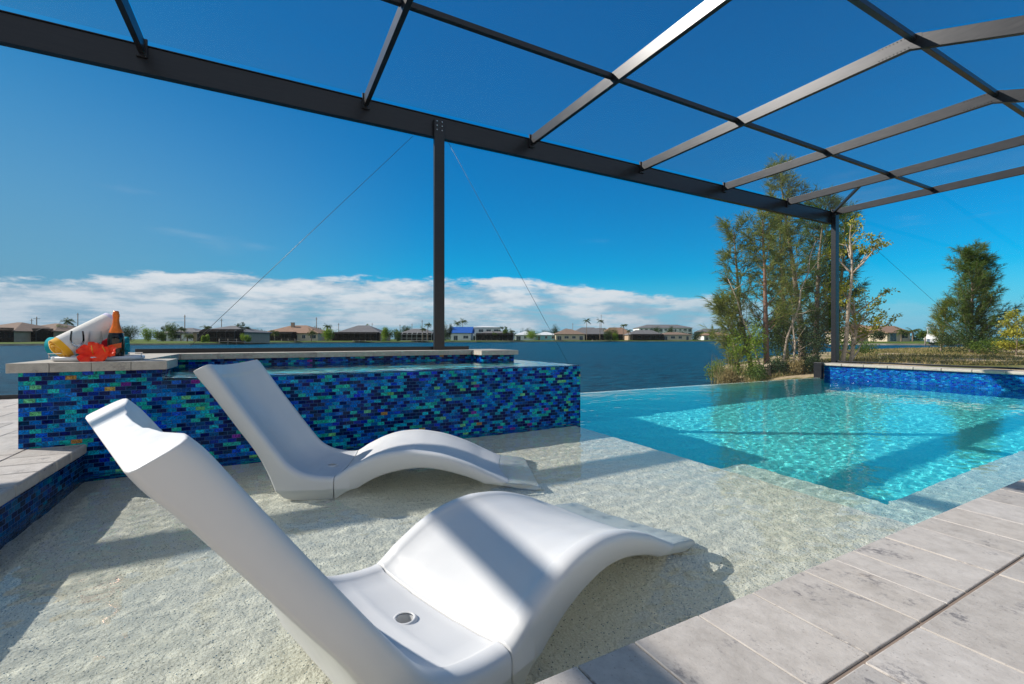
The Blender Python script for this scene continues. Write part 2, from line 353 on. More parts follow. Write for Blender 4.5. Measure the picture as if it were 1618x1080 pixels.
# far shores: land sheets with a seawall face, following the waterline read from the photo
def far_land(name, pts, depth):
    """pts: (photo column, forward distance of the waterline)"""
    g = G(); k = len(pts)
    for px, d in pts:
        a = P(px, -.9, d); b = P(px, -.28, d); c = P(px, -.02, d+1.5); e = P(px, .12, d+9); q = P(px, .2, d+depth)
        g.v += [tuple(a), tuple(b), tuple(c), tuple(e), tuple(q)]
    for i in range(k-1):
        for j in range(4):
            a = i*5+j; g.f.append((a, a+5, a+6, a+1)); g.mi.append(1 if j == 0 else 0); g.sm.append(False)
    o = g.build(name, [M['lawn'], M['seawall']]); struct(o)
far_land('far_shore', [(-900, 80), (-300, 92), (0, 98), (120, 103), (300, 110), (400, 132), (500, 158), (620, 172), (760, 190), (900, 226), (1000, 238), (1120, 240), (1260, 250), (1420, 260)], 700)
far_land('canal_shore', [(1310, 118), (1345, 112), (1400, 108), (1480, 104), (1600, 100), (1900, 96), (2300, 92)], 60)

# decks made of separate stones
def slab(g, x0, x1, y0, y1, z0, z1, gap=.0014):
    g.box((x0+gap, y0+gap, z0), (x1-gap, y1-gap, z1))
DZ = .19
rnd = random.Random(3)
g = G(); x = -2.2
while x < 13.5:
    w = rnd.choice([.11, .15, .15, .20, .23]); slab(g, x, x+w, .475, .735, DZ-.058, DZ+rnd.uniform(-.0008,.0008)); x += w
near_coping = g
def pavers(g, x0, x1, y0, y1, far=False):
    y = y1; r = 0
    while y > y0:
        h = [.32, .21, .32, .16][r % 4]; x = x0 - rnd.uniform(0, .3)
        while x < x1:
            w = rnd.choice([.32, .48, .24]); 
            if h > .3 and rnd.random() < .3:
                slab(g, x, x+w, y-h/2, y, DZ-.05, DZ+rnd.uniform(-.001,.001)); slab(g, x, x+w, y-h, y-h/2, DZ-.05, DZ+rnd.uniform(-.001,.001))
            else: slab(g, x, x+w, y-h, y, DZ-.05, DZ+rnd.uniform(-.001,.001))
            x += w
        y -= h; r += 1
g = G(); pavers(g, -2.2, 8, -2.2, .4705)
struct(bevel(g.build('pool_deck', M['stone']), .004, 2))
g = G(); g.box((-6, -5, DZ-.5), (11, .70, DZ-.0045)); g.box((-7.5, -5, DZ-.5), (-1.03, 6.9, DZ-.0065)); struct(g.build('deck_bed', M['grout']))
# left terrace
g = G(); 
yy = -1.0; r = 0
while yy < 6.9:
    h = [.32, .21, .32, .16][r % 4]; xx = -1.262 - (.0 if r % 2 else .0)
    while xx > -7.4:
        w = rnd.choice([.32, .48, .24]); slab(g, xx-w, xx, yy, yy+h, DZ-.05, DZ+rnd.uniform(-.001,.001)); xx -= w
    yy += h; r += 1
struct(bevel(g.build('terrace', M['stone']), .004, 2))

# ------------------------------------------------------------------ the pool
pool = thing('swimming_pool', 'turquoise infinity pool with a pale pebble sun shelf and ivory stone coping', 'swimming pool')
SHELF = -.175; DEEP = -1.24; SX = 2.72
INF = ((2.78, 5.66), (10.62, 5.46))     # infinity edge runs very slightly askew
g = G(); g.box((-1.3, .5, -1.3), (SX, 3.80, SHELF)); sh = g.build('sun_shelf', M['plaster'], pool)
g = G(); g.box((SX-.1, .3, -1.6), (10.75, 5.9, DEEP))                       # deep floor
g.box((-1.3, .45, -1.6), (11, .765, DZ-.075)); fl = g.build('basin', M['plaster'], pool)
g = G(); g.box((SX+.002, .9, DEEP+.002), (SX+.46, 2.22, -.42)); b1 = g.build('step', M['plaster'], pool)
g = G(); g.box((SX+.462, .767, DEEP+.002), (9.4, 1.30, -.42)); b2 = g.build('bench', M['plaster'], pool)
# infinity wall, tiled on top
g = G(); (ax, ay), (bx_, by_) = INF
g.add([(ax,ay,-1.7),(bx_,by_,-1.7),(bx_,by_+.16,-1.7),(ax,ay+.16,-1.7),(ax,ay,-.012),(bx_,by_,-.012),(bx_,by_+.16,-.022),(ax,ay+.16,-.022)],
      [(0,3,2,1),(4,5,6,7),(0,1,5,4),(1,2,6,5),(2,3,7,6),(3,0,4,7)])
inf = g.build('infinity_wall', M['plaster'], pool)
# left wall: navy tile band under the coping
g = G(); g.box((-1.3, .45, -.6), (-1.005, 3.72, DZ-.062)); lw = g.build('waterline_tile', M['tile_dark'], pool)
g = G(); yy = -.6
while yy < 3.715:
    h = min(rnd.choice([.20, .30, .24]), 3.715-yy); slab(g, -1.26, -.99, yy, yy+h, DZ-.058, DZ+.001); yy += h
lc = bevel(g.build('coping', M['stone'], pool), .012, 3)
nc = bevel(near_coping.build('coping', M['stone'], pool), .003, 2)
# end wall: cobalt tile and a pale stone cap
g = G(); g.box((10.6, -2.5, -1.6), (10.95, 5.46, .262)); ew = g.build('end_wall', M['tile_blue'], pool)
g = G(); yy = -2.5
while yy < 5.5:
    slab(g, 10.55, 11.0, yy, min(yy+.4, 5.5), .264, .315); yy += .4
bevel(g.build('coping', M['stone_spa'], pool), .015, 3)
for o in (sh, fl, b1, b2, inf, lw, ew, nc, lc): o.cycles.is_caustics_receiver = True

def ripple(x, y, amp=1.0):
    v = Vector((x*2.8+y*.5, y*3.6, .3)); w = Vector((x*9.5+y*2.6, y*13-x*.9, 7.1)); q = Vector((x*22+y*5, y*29, 2.7))
    k = min(1, max(0, (x-2.2)/1.4)); k = k*k*(3-2*k)      # the breeze ruffles the sheltered shelf more finely than the open basin
    return amp*((.0026-.0008*k)*noise.noise(v) + (.0020-.0011*k)*noise.noise(w) + (.00066-.00028*k)*noise.noise(q))
def water_body(name, x0, x1, y0, y1f, nx, ny, z0, zb, mat, amp=1.0, cut=None):
    vs = []; fs = []
    for j in range(ny+1):
        for i in range(nx+1):
            x = x0+(x1-x0)*i/nx; yt = y1f(x); y = y0+(yt-y0)*j/ny; vs.append((x, y, z0+ripple(x, y, amp)))
    n1 = nx+1
    for j in range(ny):
        for i in range(nx): a = j*n1+i; fs.append((a, a+1, a+n1+1, a+n1))
    top = len(fs); k = len(vs)
    vs += [(x0,y0,zb),(x1,y0,zb),(x1,y1f(x1),zb),(x0,y1f(x0),zb)]
    fs.append((k,k+3,k+2,k+1)); fs.append([k,k+1]+list(range(nx,-1,-1)))
    fs.append([k+1,k+2]+[j*n1+nx for j in range(ny,-1,-1)]); fs.append([k+2,k+3]+[ny*n1+i for i in range(0,nx+1)]); fs.append([k+3,k]+[j*n1 for j in range(0,ny+1)])
    me = bpy.data.meshes.new(name); me.from_pydata(vs, [], fs); sm = [True]*top+[False]*(len(fs)-top); me.polygons.foreach_set('use_smooth', sm)
    me.materials.append(mat); o = bpy.data.objects.new(name, me); C.objects.link(o); o.cycles.is_caustics_caster = True; struct(o); return o
def pool_back(x):
    return INF[0][1] + .09 + (INF[1][1]-INF[0][1])*(x-INF[0][0])/(INF[1][0]-INF[0][0])
water_body('pool_water', -1.1, 10.65, .70, pool_back, 860, 360, 0, -1.45, M['water'])

# ------------------------------------------------------------------ the raised spa
spa = thing('spa', 'raised spillover spa clad in iridescent blue mosaic tile with stone coping', 'spa')
SZ = .565
g = G()
g.box((-.62, 3.72, -1.5), (2.78, 3.90, SZ))                      # front wall
g.box((2.60, 3.90, -1.5), (2.78, 5.80, SZ))                      # right wall
g.box((-1.30, 3.72, DZ-.6), (-.62, 4.02, .640))                  # pier at the left end
g.box((-1.30, 4.02, DZ-.6), (-.80, 5.75, .640))                  # left wall
g.box((-.80, 5.36, -.5), (2.30, 5.75, .640))                     # back wall
g.box((2.301, 5.05, SZ-.2), (2.735, 5.74, .640))                 # small pier at the right corner
spw = g.build('tiled_wall', M['tile'], spa)
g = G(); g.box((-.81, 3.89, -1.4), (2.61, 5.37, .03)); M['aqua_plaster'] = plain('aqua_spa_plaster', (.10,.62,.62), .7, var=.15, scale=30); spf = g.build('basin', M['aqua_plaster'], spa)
for o in (spw, spf): o.cycles.is_caustics_receiver = True
g = G(); g.box((-.79, 4.0, .03), (2.59, 4.22, .30)); g.box((-.79, 5.05, .03), (2.59, 5.355, .32)); bs = g.build('bench', M['tile_dark'], spa); bs.cycles.is_caustics_receiver = True
# bull-nosed coping, cut into stones
def coping_run(pts, z0, z1, name='coping'):
    g = G()
    for a, b in pts: slab(g, a[0], b[0], a[1], b[1], z0, z1, .0012)
    o = g.build(name, M['stone_spa'], spa); bevel(o, .0265, 6); return o
st = []
xs_ = [-1.335, -1.15, -.96, -.77, -.585]
for a, b in zip(xs_, xs_[1:]): st.append(((a, 3.665), (b, 4.06)))
yy = 4.06
while yy < 5.3: st.append(((-1.345, yy), (-.755, min(yy+.3, 5.31)))); yy += .3
x = -1.345
while x < 2.26: st.append(((x, 5.312), (min(x+.30, 2.262), 5.80))); x += .30
st += [((2.264, 5.0), (2.775, 5.27)), ((2.264, 5.27), (2.775, 5.54)), ((2.264, 5.54), (2.775, 5.80))]
coping_run(st, .641, .697)
def spa_back(x): return 5.40
SPX0, SPX1 = -.82, 2.772
spw_ = water_body('spa_water', SPX0, SPX1, 3.728, lambda x: 5.40, 200, 100, SZ+.010, 0.0, M['spa_water'], 1.3)
spw_.cycles.is_caustics_caster = False

# ------------------------------------------------------------------ screen enclosure
cage = thing('screen_enclosure', 'dark bronze screen enclosure of beams, rafters and fine mesh over the pool', 'screen enclosure')
BZ0, BZ1 = 3.44, 3.70; XE = 11.2
def cpart(name, fn, mat=None, bv=.004):
    g = G(); fn(g); o = g.build(name, mat or M['cage'], cage)
    if bv: bevel(o, bv, 2)
    return o
cpart('beam', lambda g: g.box((-7.0, 5.60, BZ0), (XE+.05, 5.652, BZ1)))
cpart('beam_flange', lambda g: (g.box((-7.0, 5.585, BZ0-.006), (XE+.05, 5.668, BZ0-.001)), g.box((-7.0, 5.585, BZ1+.001), (XE+.05, 5.668, BZ1+.008))), None, 0)
RX = [-5.6, -3.41, -1.09, 1.02, 3.32, 5.43, 7.51, 9.5, XE]
RZ = 3.68; RH = .135
DROP = .38
for x in RX:
    e = x == XE
    y1 = 5.598 if not e else 5.58
    def rf(g, x=x, y1=y1):
        g.bar((x, 2.0, RZ), (x, y1, RZ), .05, RH); g.bar((x, 2.03, RZ+.004), (x, -1.6, RZ+.004-3.63*DROP), .054, RH)
    r = cpart('rafter', rf)
    g = G()      # gusset plate with its row of screws at the bend
    g.add([(x-.029, 2.28, RZ-.066), (x-.029, 2.28, RZ+.066), (x-.029, 2.0, RZ+.066), (x-.029, 1.93, RZ+.04), (x-.029, 1.93, RZ-.092), (x-.029, 2.0, RZ-.066)], [(5,4,3,2,1,0)])
    gp = g.build('gusset', M['cage'], r)
    g = G()
    for k in range(9):
        for s in (-1, 1):
            y = 2.27-.03*k; g.lathe([(.005, 0), (.004, .003), (0, .004)], (0,0,0), 6)
            n = 18
            for q in range(len(g.v)-n, len(g.v)): 
                vx, vy, vz = g.v[q]; g.v[q] = (x-.030-vz, y+vx, RZ+.052*s+vy)
    g.build('screws', M['cage'], r)['kind'] = 'stuff'
    if x > -5: cpart('rafter_clip', lambda g, x=x: g.box((x-.045, 5.572, RZ-.10), (x+.045, 5.598, RZ+.08)), None, .002)
for y in (3.85, 2.0, -.1):
    z = RZ if y >= 2 else RZ-(2-y)*DROP
    for a, b in zip(RX, RX[1:]):
        cpart('purlin', lambda g: g.box((a+.0275, y-.025, z+.0), (b-.0275, y+.025, z+.052)))
cpart('post', lambda g: g.box((1.855, 5.545, .70), (1.990, 5.598, 3.645)))
g = G()
for i in (-1, 1):
    for k in range(3):
        c = Vector((1.9225+.034*i, 5.543, 3.62-.055*k)); n0 = len(g.v); g.lathe([(.009, 0), (.008, .004), (0, .006)], (0,0,0), 8)
        for q in range(n0, len(g.v)): vx, vy, vz = g.v[q]; g.v[q] = (c.x+vx, c.y-vz, c.z+vy)
sc_ = g.build('screws', M['screw'], cage); sc_['kind'] = 'stuff'
cpart('post', lambda g: g.box((XE-.05, 5.50, .25), (XE+.09, 5.599, BZ1)))
cpart('post', lambda g: g.box((-5.4, 5.545, .17), (-5.27, 5.598, BZ1)))
cpart('post', lambda g: g.box((XE-.03, .9, .25), (XE+.05, .98, RZ-.5)))
cpart('corner_post', lambda g: g.box((10.46, 5.44, -.30), (10.56, 5.60, .33)), None, .006)
cpart('bottom_rail', lambda g: g.box((-1.15, 5.62, .690), (2.36, 5.672, .742)))
cpart('bottom_rail', lambda g: g.box((-7.4, 6.88, DZ), (-1.15, 6.93, DZ+.045)))
cpart('bottom_rail', lambda g: g.box((XE-.02, -2.5, .318), (XE+.04, 5.49, .350)))
cpart('corner_brace', lambda g: g.bar((XE-.03, 5.55, RZ), (9.56, 4.28, RZ), .045, .05))
def cable(p, q):
    g = G(); g.tube([p, q], [.0024, .0024], 6); g.build('bracing_cable', M['cable'], cage)
M['cable'] = plain('steel_cable', (.10,.10,.10), .4, .6)
a = onY(652, 215, 5.585); cable(a, onY(300, 547, 5.585)); cable(onY(707, 222, 5.585), onY(912, 600, 5.585))
cable(onX(1378, 388, XE-.02), onX(1494, 492, XE-.02)); cable(onX(1494, 492, XE-.02), onX(1618, 602, XE-.02))
# mesh panels
def panel(v):
    g = G(); g.add(v, [tuple(range(len(v)))]); g.build('screen_panel', M['screen'], cage)
ys = [5.60, 3.85, 2.0]
for a, b in zip(RX, RX[1:]):
    for c, d in zip(ys, ys[1:]): panel([(a+.03, d, RZ+.075), (b-.03, d, RZ+.075), (b-.03, c, RZ+.075), (a+.03, c, RZ+.075)])
    panel([(a+.03, -1.6, RZ+.075-3.6*DROP), (b-.03, -1.6, RZ+.075-3.6*DROP), (b-.03, 2, RZ+.075), (a+.03, 2, RZ+.075)])
panel([(-1.2, 5.64, .77), (1.86, 5.64, .77), (1.86, 5.64, BZ0), (-1.2, 5.64, BZ0)])
panel([(-5.3, 5.64, .2), (-1.2, 5.64, .2), (-1.2, 5.64, BZ0), (-5.3, 5.64, BZ0)])
panel([(1.99, 5.64, .0), (XE-.05, 5.64, .0), (XE-.05, 5.64, BZ0), (1.99, 5.64, BZ0)])
panel([(XE, -2, .34), (XE, 5.5, .34), (XE, 5.5, 3.60), (XE, 2.0, 3.60), (XE, -1.6, 2.25)])

# ------------------------------------------------------------------ the two in-pool loungers
TOP = [(-.665,.700),(-.64,.672),(-.60,.615),(-.50,.472),(-.40,.333),(-.314,.216),(-.25,.138),(-.18,.092),(-.109,.072),(-.04,.064),(0,.066),
       (.04,.088),(.079,.113),(.185,.163),(.29,.192),(.406,.200),(.50,.190),(.61,.166),(.75,.115),(.85,.067),(.95,.018),(1.06,-.035),(1.17,-.095)]
BOT = [(-.737,.662),(-.715,.628),(-.675,.578),(-.582,.450),(-.50,.335),(-.42,.222),(-.355,.10),(-.30,-.04),(-.245,-.155),(-.12,-.174),(0,-.174),
       (.035,-.12),(.085,-.04),(.185,.030),(.29,.072),(.406,.094),(.50,.096),(.61,.078),(.75,.034),(.85,-.010),(.95,-.065),(1.06,-.125),(1.175,-.168)]
def cat(p, t):
    i = min(int(t), len(p)-2); f = t-i; g = lambda k: Vector(p[max(0, min(len(p)-1, k))]); a, b, c, d = g(i-1), g(i), g(i+1), g(i+2)
    return .5*((2*b)+(c-a)*f+(2*a-5*b+4*c-d)*f*f+(3*b-a-3*c+d)*f**3)
HW = .33
def chaise_section(t):
    T = cat(TOP, t); B = cat(BOT, t); s = T[0]
    nrm = (T-B); L = nrm.length; n = nrm/L
    if s < -.12: dish = .040*min(1, (-.12-s)/.15)*min(1, max(.25, (s+.70)/.14)) + .010
    elif s < .05: dish = .012
    else: dish = .010 + .010*math.exp(-((s-.45)/.25)**2)
    lip = .010 if s > -.62 else .004
    if s > .85: lip *= max(0, 1-(s-.85)/.1)
    prof = []
    for w, d in ((-HW, .030), (-HW+.004, .014), (-HW+.014, .004), (-HW+.030, 0), (-HW+.052, .000), (-HW+.062, lip*.5), (-HW+.072, lip), (-.20, lip+dish*.55), (-.125, lip+dish*.86), (-.10, lip+dish*1.12), (0, lip+dish*1.22)):
        prof.append((w, T-n*d))
    prof += [(-w, q) for w, q in prof[-2::-1]]
    bot = []
    for w, d in ((HW-.002, .012), (HW-.010, .003), (HW-.03, 0), (.2, .0), (0, .0), (-.2, .0), (-HW+.03, 0), (-HW+.010, .003), (-HW+.002, .012)):
        bot.append((w, B+n*d))
    return prof + bot
def chaise_shell(t0, t1, steps):
    vs = []; fs = []; n = None
    ts = [t0+(t1-t0)*i/steps for i in range(steps+1)]
    for t in ts:
        sec = chaise_section(t); n = len(sec); vs += [(q[0], w, q[1]) for w, q in sec]
    for i in range(steps):
        for j in range(n): fs.append((i*n+j, i*n+(j+1)%n, (i+1)*n+(j+1)%n, (i+1)*n+j))
    fs.append(tuple(range(n))[::-1]); fs.append(tuple(steps*n+j for j in range(n)))
    return vs, fs
def make_chaise(label):
    root = thing('pool_lounger', label, 'pool lounger', group='white moulded loungers standing in the shallow shelf')
    for nm, a, b, st in (('seat_shell', 0, 9.965, 74), ('leg_shell', 10.035, 22, 90)):
        vs, fs = chaise_shell(a, b, st); me = bpy.data.meshes.new(nm); me.from_pydata(vs, [], fs)
        bm = bmesh.new(); bm.from_mesh(me); bmesh.ops.recalc_face_normals(bm, faces=bm.faces)
        bm.to_mesh(me); bm.free(); me.materials.append(M['plastic'])
        o = bpy.data.objects.new(nm, me); C.objects.link(o)
        for p in me.polygons: p.use_smooth = True
        b_ = o.modifiers.new('round', 'BEVEL'); b_.width = .012; b_.segments = 4; b_.limit_method = 'ANGLE'; b_.angle_limit = R(48)
        if nm == 'seat_shell':   # drain hole in the seat
            g = G(); g.lathe([(0, -.3), (.025, -.3), (.025, -.001), (.025, .3), (0, .3)], (-.095, 0, 0), 40); cut = g.build('cutter', M['plastic'])
            for p in cut.data.polygons: p.use_smooth = True
            bo = o.modifiers.new('hole', 'BOOLEAN'); bo.operation = 'DIFFERENCE'; bo.object = cut; bo.solver = 'EXACT'
            bake(o); bpy.data.objects.remove(cut)
        else: bake(o)
        o.data.set_sharp_from_angle(angle=R(55))
        o.parent = root; o.cycles.is_caustics_receiver = True
        if nm == 'seat_shell':
            g = G(); g.lathe([(.025, .004), (.028, .0065), (.032, .0050), (.036, .0)], (-.095, 0, .045), 40); rim = g.build('drain_rim', M['plastic'], o)
    return root
def place_chaise(root, seam, ang):
    # seam: the near side of the joint between the two halves at the waterline
    a = Vector((math.cos(ang), math.sin(ang), 0)); w = Vector((-math.sin(ang), math.cos(ang), 0))
    root.location = Vector((seam[0], seam[1], 0)) + w*HW; root.rotation_euler = (0, 0, ang)
near = make_chaise('white moulded lounger nearest the camera, backrest rising at the left edge')
place_chaise(near, (.534, .993), math.atan2(.32, .947))
far = near.copy(); C.objects.link(far)
far['label'] = 'white moulded lounger just in front of the tiled spa wall'
for ch in [o for o in bpy.data.objects if o.parent == near]:
    c = ch.copy(); C.objects.link(c); c.parent = far
    for gch in [o for o in bpy.data.objects if o.parent == ch]: d = gch.copy(); C.objects.link(d); d.parent = c
place_chaise(far, (.317, 2.70), math.atan2(-.366, .931))



# ------------------------------------------------------------------ things on the spa pier
TZ = .697
def glassm(name, col=(1,1,1), ior=1.45, rough=0):
    t = NT(name); t.base(col, rough); t.b.inputs['Transmission Weight'].default_value = 1; t.b.inputs['IOR'].default_value = ior; return t.m
t = NT('clear_glass'); t.N.remove(t.b); tr = t.new('ShaderNodeBsdfTransparent'); tr.inputs[0].default_value = (.93,.95,.96,1); gl = t.new('ShaderNodeBsdfGlossy'); gl.inputs['Roughness'].default_value = .02
fr = t.new('ShaderNodeFresnel'); fr.inputs[0].default_value = 1.40; mx = t.new('ShaderNodeMixShader'); t.link(fr.outputs[0], mx.inputs[0]); t.link(tr.outputs[0], mx.inputs[1]); t.link(gl.outputs[0], mx.inputs[2]); t.link(mx.outputs[0], t.out.inputs[0]); M['glass'] = t.m; M['green_glass'] = glassm('dark_green_glass', (.02,.05,.03)); M['steel'] = plain('polished_steel', (.6,.6,.62), .2, .95)
M['tray'] = plain('white_tray', (.62,.63,.66), .3); M['orange_foil'] = plain('orange_foil', (.85,.17,.01), .3, .3, var=.2, scale=30)
M['label'] = plain('orange_label', (.85,.12,.01), .5)
def towel(name, c1, c2, sc=60):
    t = NT(name); p = t.pos(obj=True); f = t.noise(p, 500, 2); t.base(t.mix(t.noise(p, sc*.2, 3), c1, c2), .95, 0, .1); t.bump(f, .5, .002)
    t.b.inputs['Sheen Weight'].default_value = .3; return t.m
M['tw_white'] = towel('cream_terry', (.66,.60,.50), (.74,.69,.60)); M['tw_yellow'] = towel('yellow_terry', (.85,.42,.02), (.9,.5,.05))
def stripes(name, cols, k):
    t = NT(name); g = t.new('ShaderNodeTexCoord'); sp = t.new('ShaderNodeSeparateXYZ'); t.link(g.outputs['Object'], sp.inputs[0])
    v = t.math('FRACT', t.math('MULTIPLY', sp.outputs[0], k)); n = len(cols)
    t.base(t.ramp(v, [(i/n, c) for i, c in enumerate(cols)], True), .95, 0, .1); t.bump(t.noise(g.outputs['Object'], 500, 2), .5, .002); return t.m
M['tw_stripe'] = stripes('striped_terry', [(.02,.30,.36), (.02,.30,.36), (.55,.03,.03), (.5,.02,.03), (.03,.06,.3), (.02,.30,.36)], 2.3)
M['tw_lilac'] = stripes('white_lilac_terry', [(.72,.70,.66), (.72,.70,.66), (.72,.70,.66), (.62,.60,.75), (.70,.68,.66)], 2.1)
def roll(name, label, p, q, rad, mat, inner, cat='towel', group=None):
    """a rolled towel: a wound sheet whose spiral shows at both ends"""
    p = Vector(p); q = Vector(q); L = (q-p).length; turns = 5.0; n = 130; th = rad/turns
    g = G(); go = G()
    for gg, ins in ((go, 0), (g, .30)):
        vs = []; fs = []
        for i in range(n+1):
            a = i/n*turns*2*math.pi; r = max(.002, rad - th*(a/(2*math.pi))) - ins*th
            r = max(r, .001)
            for e in (0, 1):
                x = (0 if e == 0 else L) + (-.035 if (ins and e == 0) else 0) + (-.006 if (ins and e) else 0) + .006*math.sin(a*1.7+e*2)*(1 if e == 0 else -1)
                vs.append((x, r*math.cos(a), r*math.sin(a)*.94))
        for i in range(n): fs.append((2*i, 2*i+1, 2*i+3, 2*i+2))
        gg.add(vs, fs, True)
    o = go.build(name, mat); sd = o.modifiers.new('thick', 'SOLIDIFY'); sd.thickness = th*.42; sd.offset = 0; bake(o)
    for pl in o.data.polygons: pl.use_smooth = True
    o.data.set_sharp_from_angle(angle=R(50))
    o.location = p; o.rotation_mode = 'QUATERNION'; o.rotation_quaternion = (q-p).to_track_quat('X', 'Z')
    tag(o, label, cat, group)
    i_ = g.build('lining', inner, o); sd = i_.modifiers.new('thick', 'SOLIDIFY'); sd.thickness = th*.5; sd.offset = 0; bake(i_)
    return o
YT = 3.90
GR = 'rolled beach towels on the serving tray'
a = onY(101, 549, YT-.02); b = onY(178, 502, YT+.14)
tw = roll('rolled_towel', 'big cream rolled towel with bright yellow lining leaning up behind the glasses', (a.x, a.y, TZ+.088), (b.x, b.y, TZ+.252), .082, M['tw_lilac'], M['tw_yellow'], group=GR)
a = onY(92, 548, 4.16); b = onY(203, 548, 4.16)
roll('rolled_towel', 'teal, red and navy striped rolled towel at the back of the tray', (a.x, 4.14, TZ+.09), (b.x, 4.12, TZ+.09), .072, M['tw_stripe'], M['tw_stripe'], group=GR)
# tray
tl = onY(80, 560, YT); tr_ = onY(226, 560, YT); tcx = (tl.x+tr_.x)/2; trx = (tr_.x-tl.x)/2
tray = thing('serving_tray', 'pale oval serving tray with small metal handles on the pier coping', 'tray', (tcx, YT+.03, TZ))
def oval(g, prof, rx, ry, n=64):
    n0 = len(g.v); g.lathe(prof, (0,0,0), n)
    for q in range(n0, len(g.v)):
        x, y, z = g.v[q]; r = math.hypot(x, y); k = (r) ; ux, uy = (x/r, y/r) if r > 1e-6 else (0, 0)
        g.v[q] = (ux*(rx + (r-1)), uy*(ry+(r-1)), z) if r > .5 else (x*0, y*0, z)
g = G(); oval(g, [(.0, .006), (.985, .006), (.988, .028), (.998, .030), (1.004, .026), (1.002, .010), (.985, .0), (0, 0)], trx, .17); g.build('dish', M['tray'], tray)
for sgn in (-1, 1):
    g = G(); x = sgn*(trx-.035)
    g.tube([(x-.03, -.07, .020), (x-.03, -.07, .048)], [.003]*2, 8); g.tube([(x+.03, -.07+.02, .020), (x+.03, -.07+.02, .048)], [.003]*2, 8); g.bar((x-.036, -.072, .05), (x+.036, -.047, .05), .012, .005); g.build('handle', M['steel'], tray)
# sparkling wine bottle
bt = onY(182, 560, YT-.02); bot = thing('wine_bottle', 'dark sparkling wine bottle with orange foil neck standing on the tray', 'bottle', (bt.x, YT, TZ+.004))
g = G(); g.lathe([(0,0), (.036,0), (.043,.004), (.044,.02), (.044,.135), (.042,.155), (.036,.180), (.026,.210), (.019,.235), (.0155,.26), (.0150,.285), (.0,.285)], n=40); g.build('glass_body', M['green_glass'], bot)
g = G(); g.lathe([(.0375,.178), (.0365,.186), (.0272,.211), (.0202,.236), (.0168,.26), (.0172,.283), (.0190,.287), (.0190,.301), (.0165,.306), (.0160,.318), (.012,.324), (0,.325)], n=40); g.build('foil', M['orange_foil'], bot)
g = G(); k = 14
vs = [(.0448*math.cos(R(-150+i*110/k)), .0448*math.sin(R(-150+i*110/k)), .060+dz+.022*(i/k)) for i in range(k+1) for dz in (0, .032)]
g.add(vs, [(2*i, 2*i+2, 2*i+3, 2*i+1) for i in range(k)], True); g.build('label', M['label'], bot)
# wine glasses
def wineglass(label, x, y):
    r = thing('wine_glass', label, 'wine glass', (x, y, TZ+.0045), 0, 'clear wine glasses on the tray')
    g = G(); g.lathe([(0,.0), (.034,.0), (.034,.0012), (.012,.0035), (.0042,.008), (.0036,.03), (.0036,.075), (.006,.086), (.0,.088)], n=32); g.build('stem', M['glass'], r)
    g = G(); g.lathe([(0,.0885), (.016,.092), (.028,.106), (.0345,.128), (.0340,.155), (.030,.188)], n=40); g.build('bowl', M['glass'], r)
q = onY(122, 560, YT-.09); wineglass('wine glass in front of the rolled towels, left of the red flower', q.x, YT-.09)
q = onY(151, 560, YT-.01); wineglass('wine glass just behind the red flower, beside the bottle', q.x, YT-.01)
# hibiscus flowers
t = NT('hibiscus_petal'); p = t.pos(obj=True); t.base(t.ramp(t.noise(p, 25, 3), [(.3, (.88,.012,.003)), (.7, (1.0,.075,.015))]), .5, 0, .3); t.bump(t.noise(p, 120, 3), .3, .002); M['petal'] = t.m
M['stamen'] = plain('yellow_stamen', (.8,.35,.03), .6)
def hibiscus(label, x, y, z, rad, tilt, yaw, seed):
    rn = random.Random(seed); r = thing('hibiscus_flower', label, 'flower', (x, y, z), yaw, 'red hibiscus flowers on the tray'); r.rotation_euler = (tilt, rn.uniform(-.2, .2), yaw)
    for k in range(5):
        g = G(); a0 = 2*math.pi*k/5; vs = []; fs = []; nu, nv = 9, 9; ph = rn.uniform(0, 6)
        for i in range(nu+1):
            u = i/nu; rr = rad*u; wd = rad*(.16+.62*math.sin(min(1, u*1.05)*math.pi*.62)**1.1)
            if u > .82: wd *= math.sqrt(max(.05, 1-((u-.82)/.2)**2))
            for j in range(nv+1):
                v = j/nv*2-1; h = rad*(.55*u**1.2 - .42*u**3) + rad*.07*math.sin(v*6+ph)*u*u + rad*.10*v*u + .08*rad*math.sin(u*14+ph)*abs(v)*u
                px_ = rr; py_ = v*wd*.62; vs.append((px_*math.cos(a0)-py_*math.sin(a0), px_*math.sin(a0)+py_*math.cos(a0), h))
        for i in range(nu):
            for j in range(nv): q0 = i*(nv+1)+j; fs.append((q0, q0+nv+1, q0+nv+2, q0+1))
        g.add(vs, fs, True); g.build('petal', M['petal'], r)
    g = G(); g.tube([(0,0,0), (0,.1*rad,.5*rad), (0,.3*rad,.95*rad)], [.003,.0025,.002], 6)
    for k in range(16):
        f = .5+.5*k/16; c = Vector((rn.uniform(-.004,.004), .3*rad*f+rn.uniform(-.004,.004), .95*rad*f)); g.lathe([(0,-.0016), (.0016,0), (0,.0016)], c, 6)
    g.build('stamen', M['stamen'], r)
q = onY(147, 556, YT-.12); hibiscus('large open red hibiscus flower lying in front of the glasses', q.x, YT-.12, TZ+.045, .078, R(62), R(12), 4)
q = onY(171, 556, YT-.10); hibiscus('smaller red hibiscus flower leaning against the bottle foot', q.x, YT-.11, TZ+.043, .060, R(50), R(-35), 9)

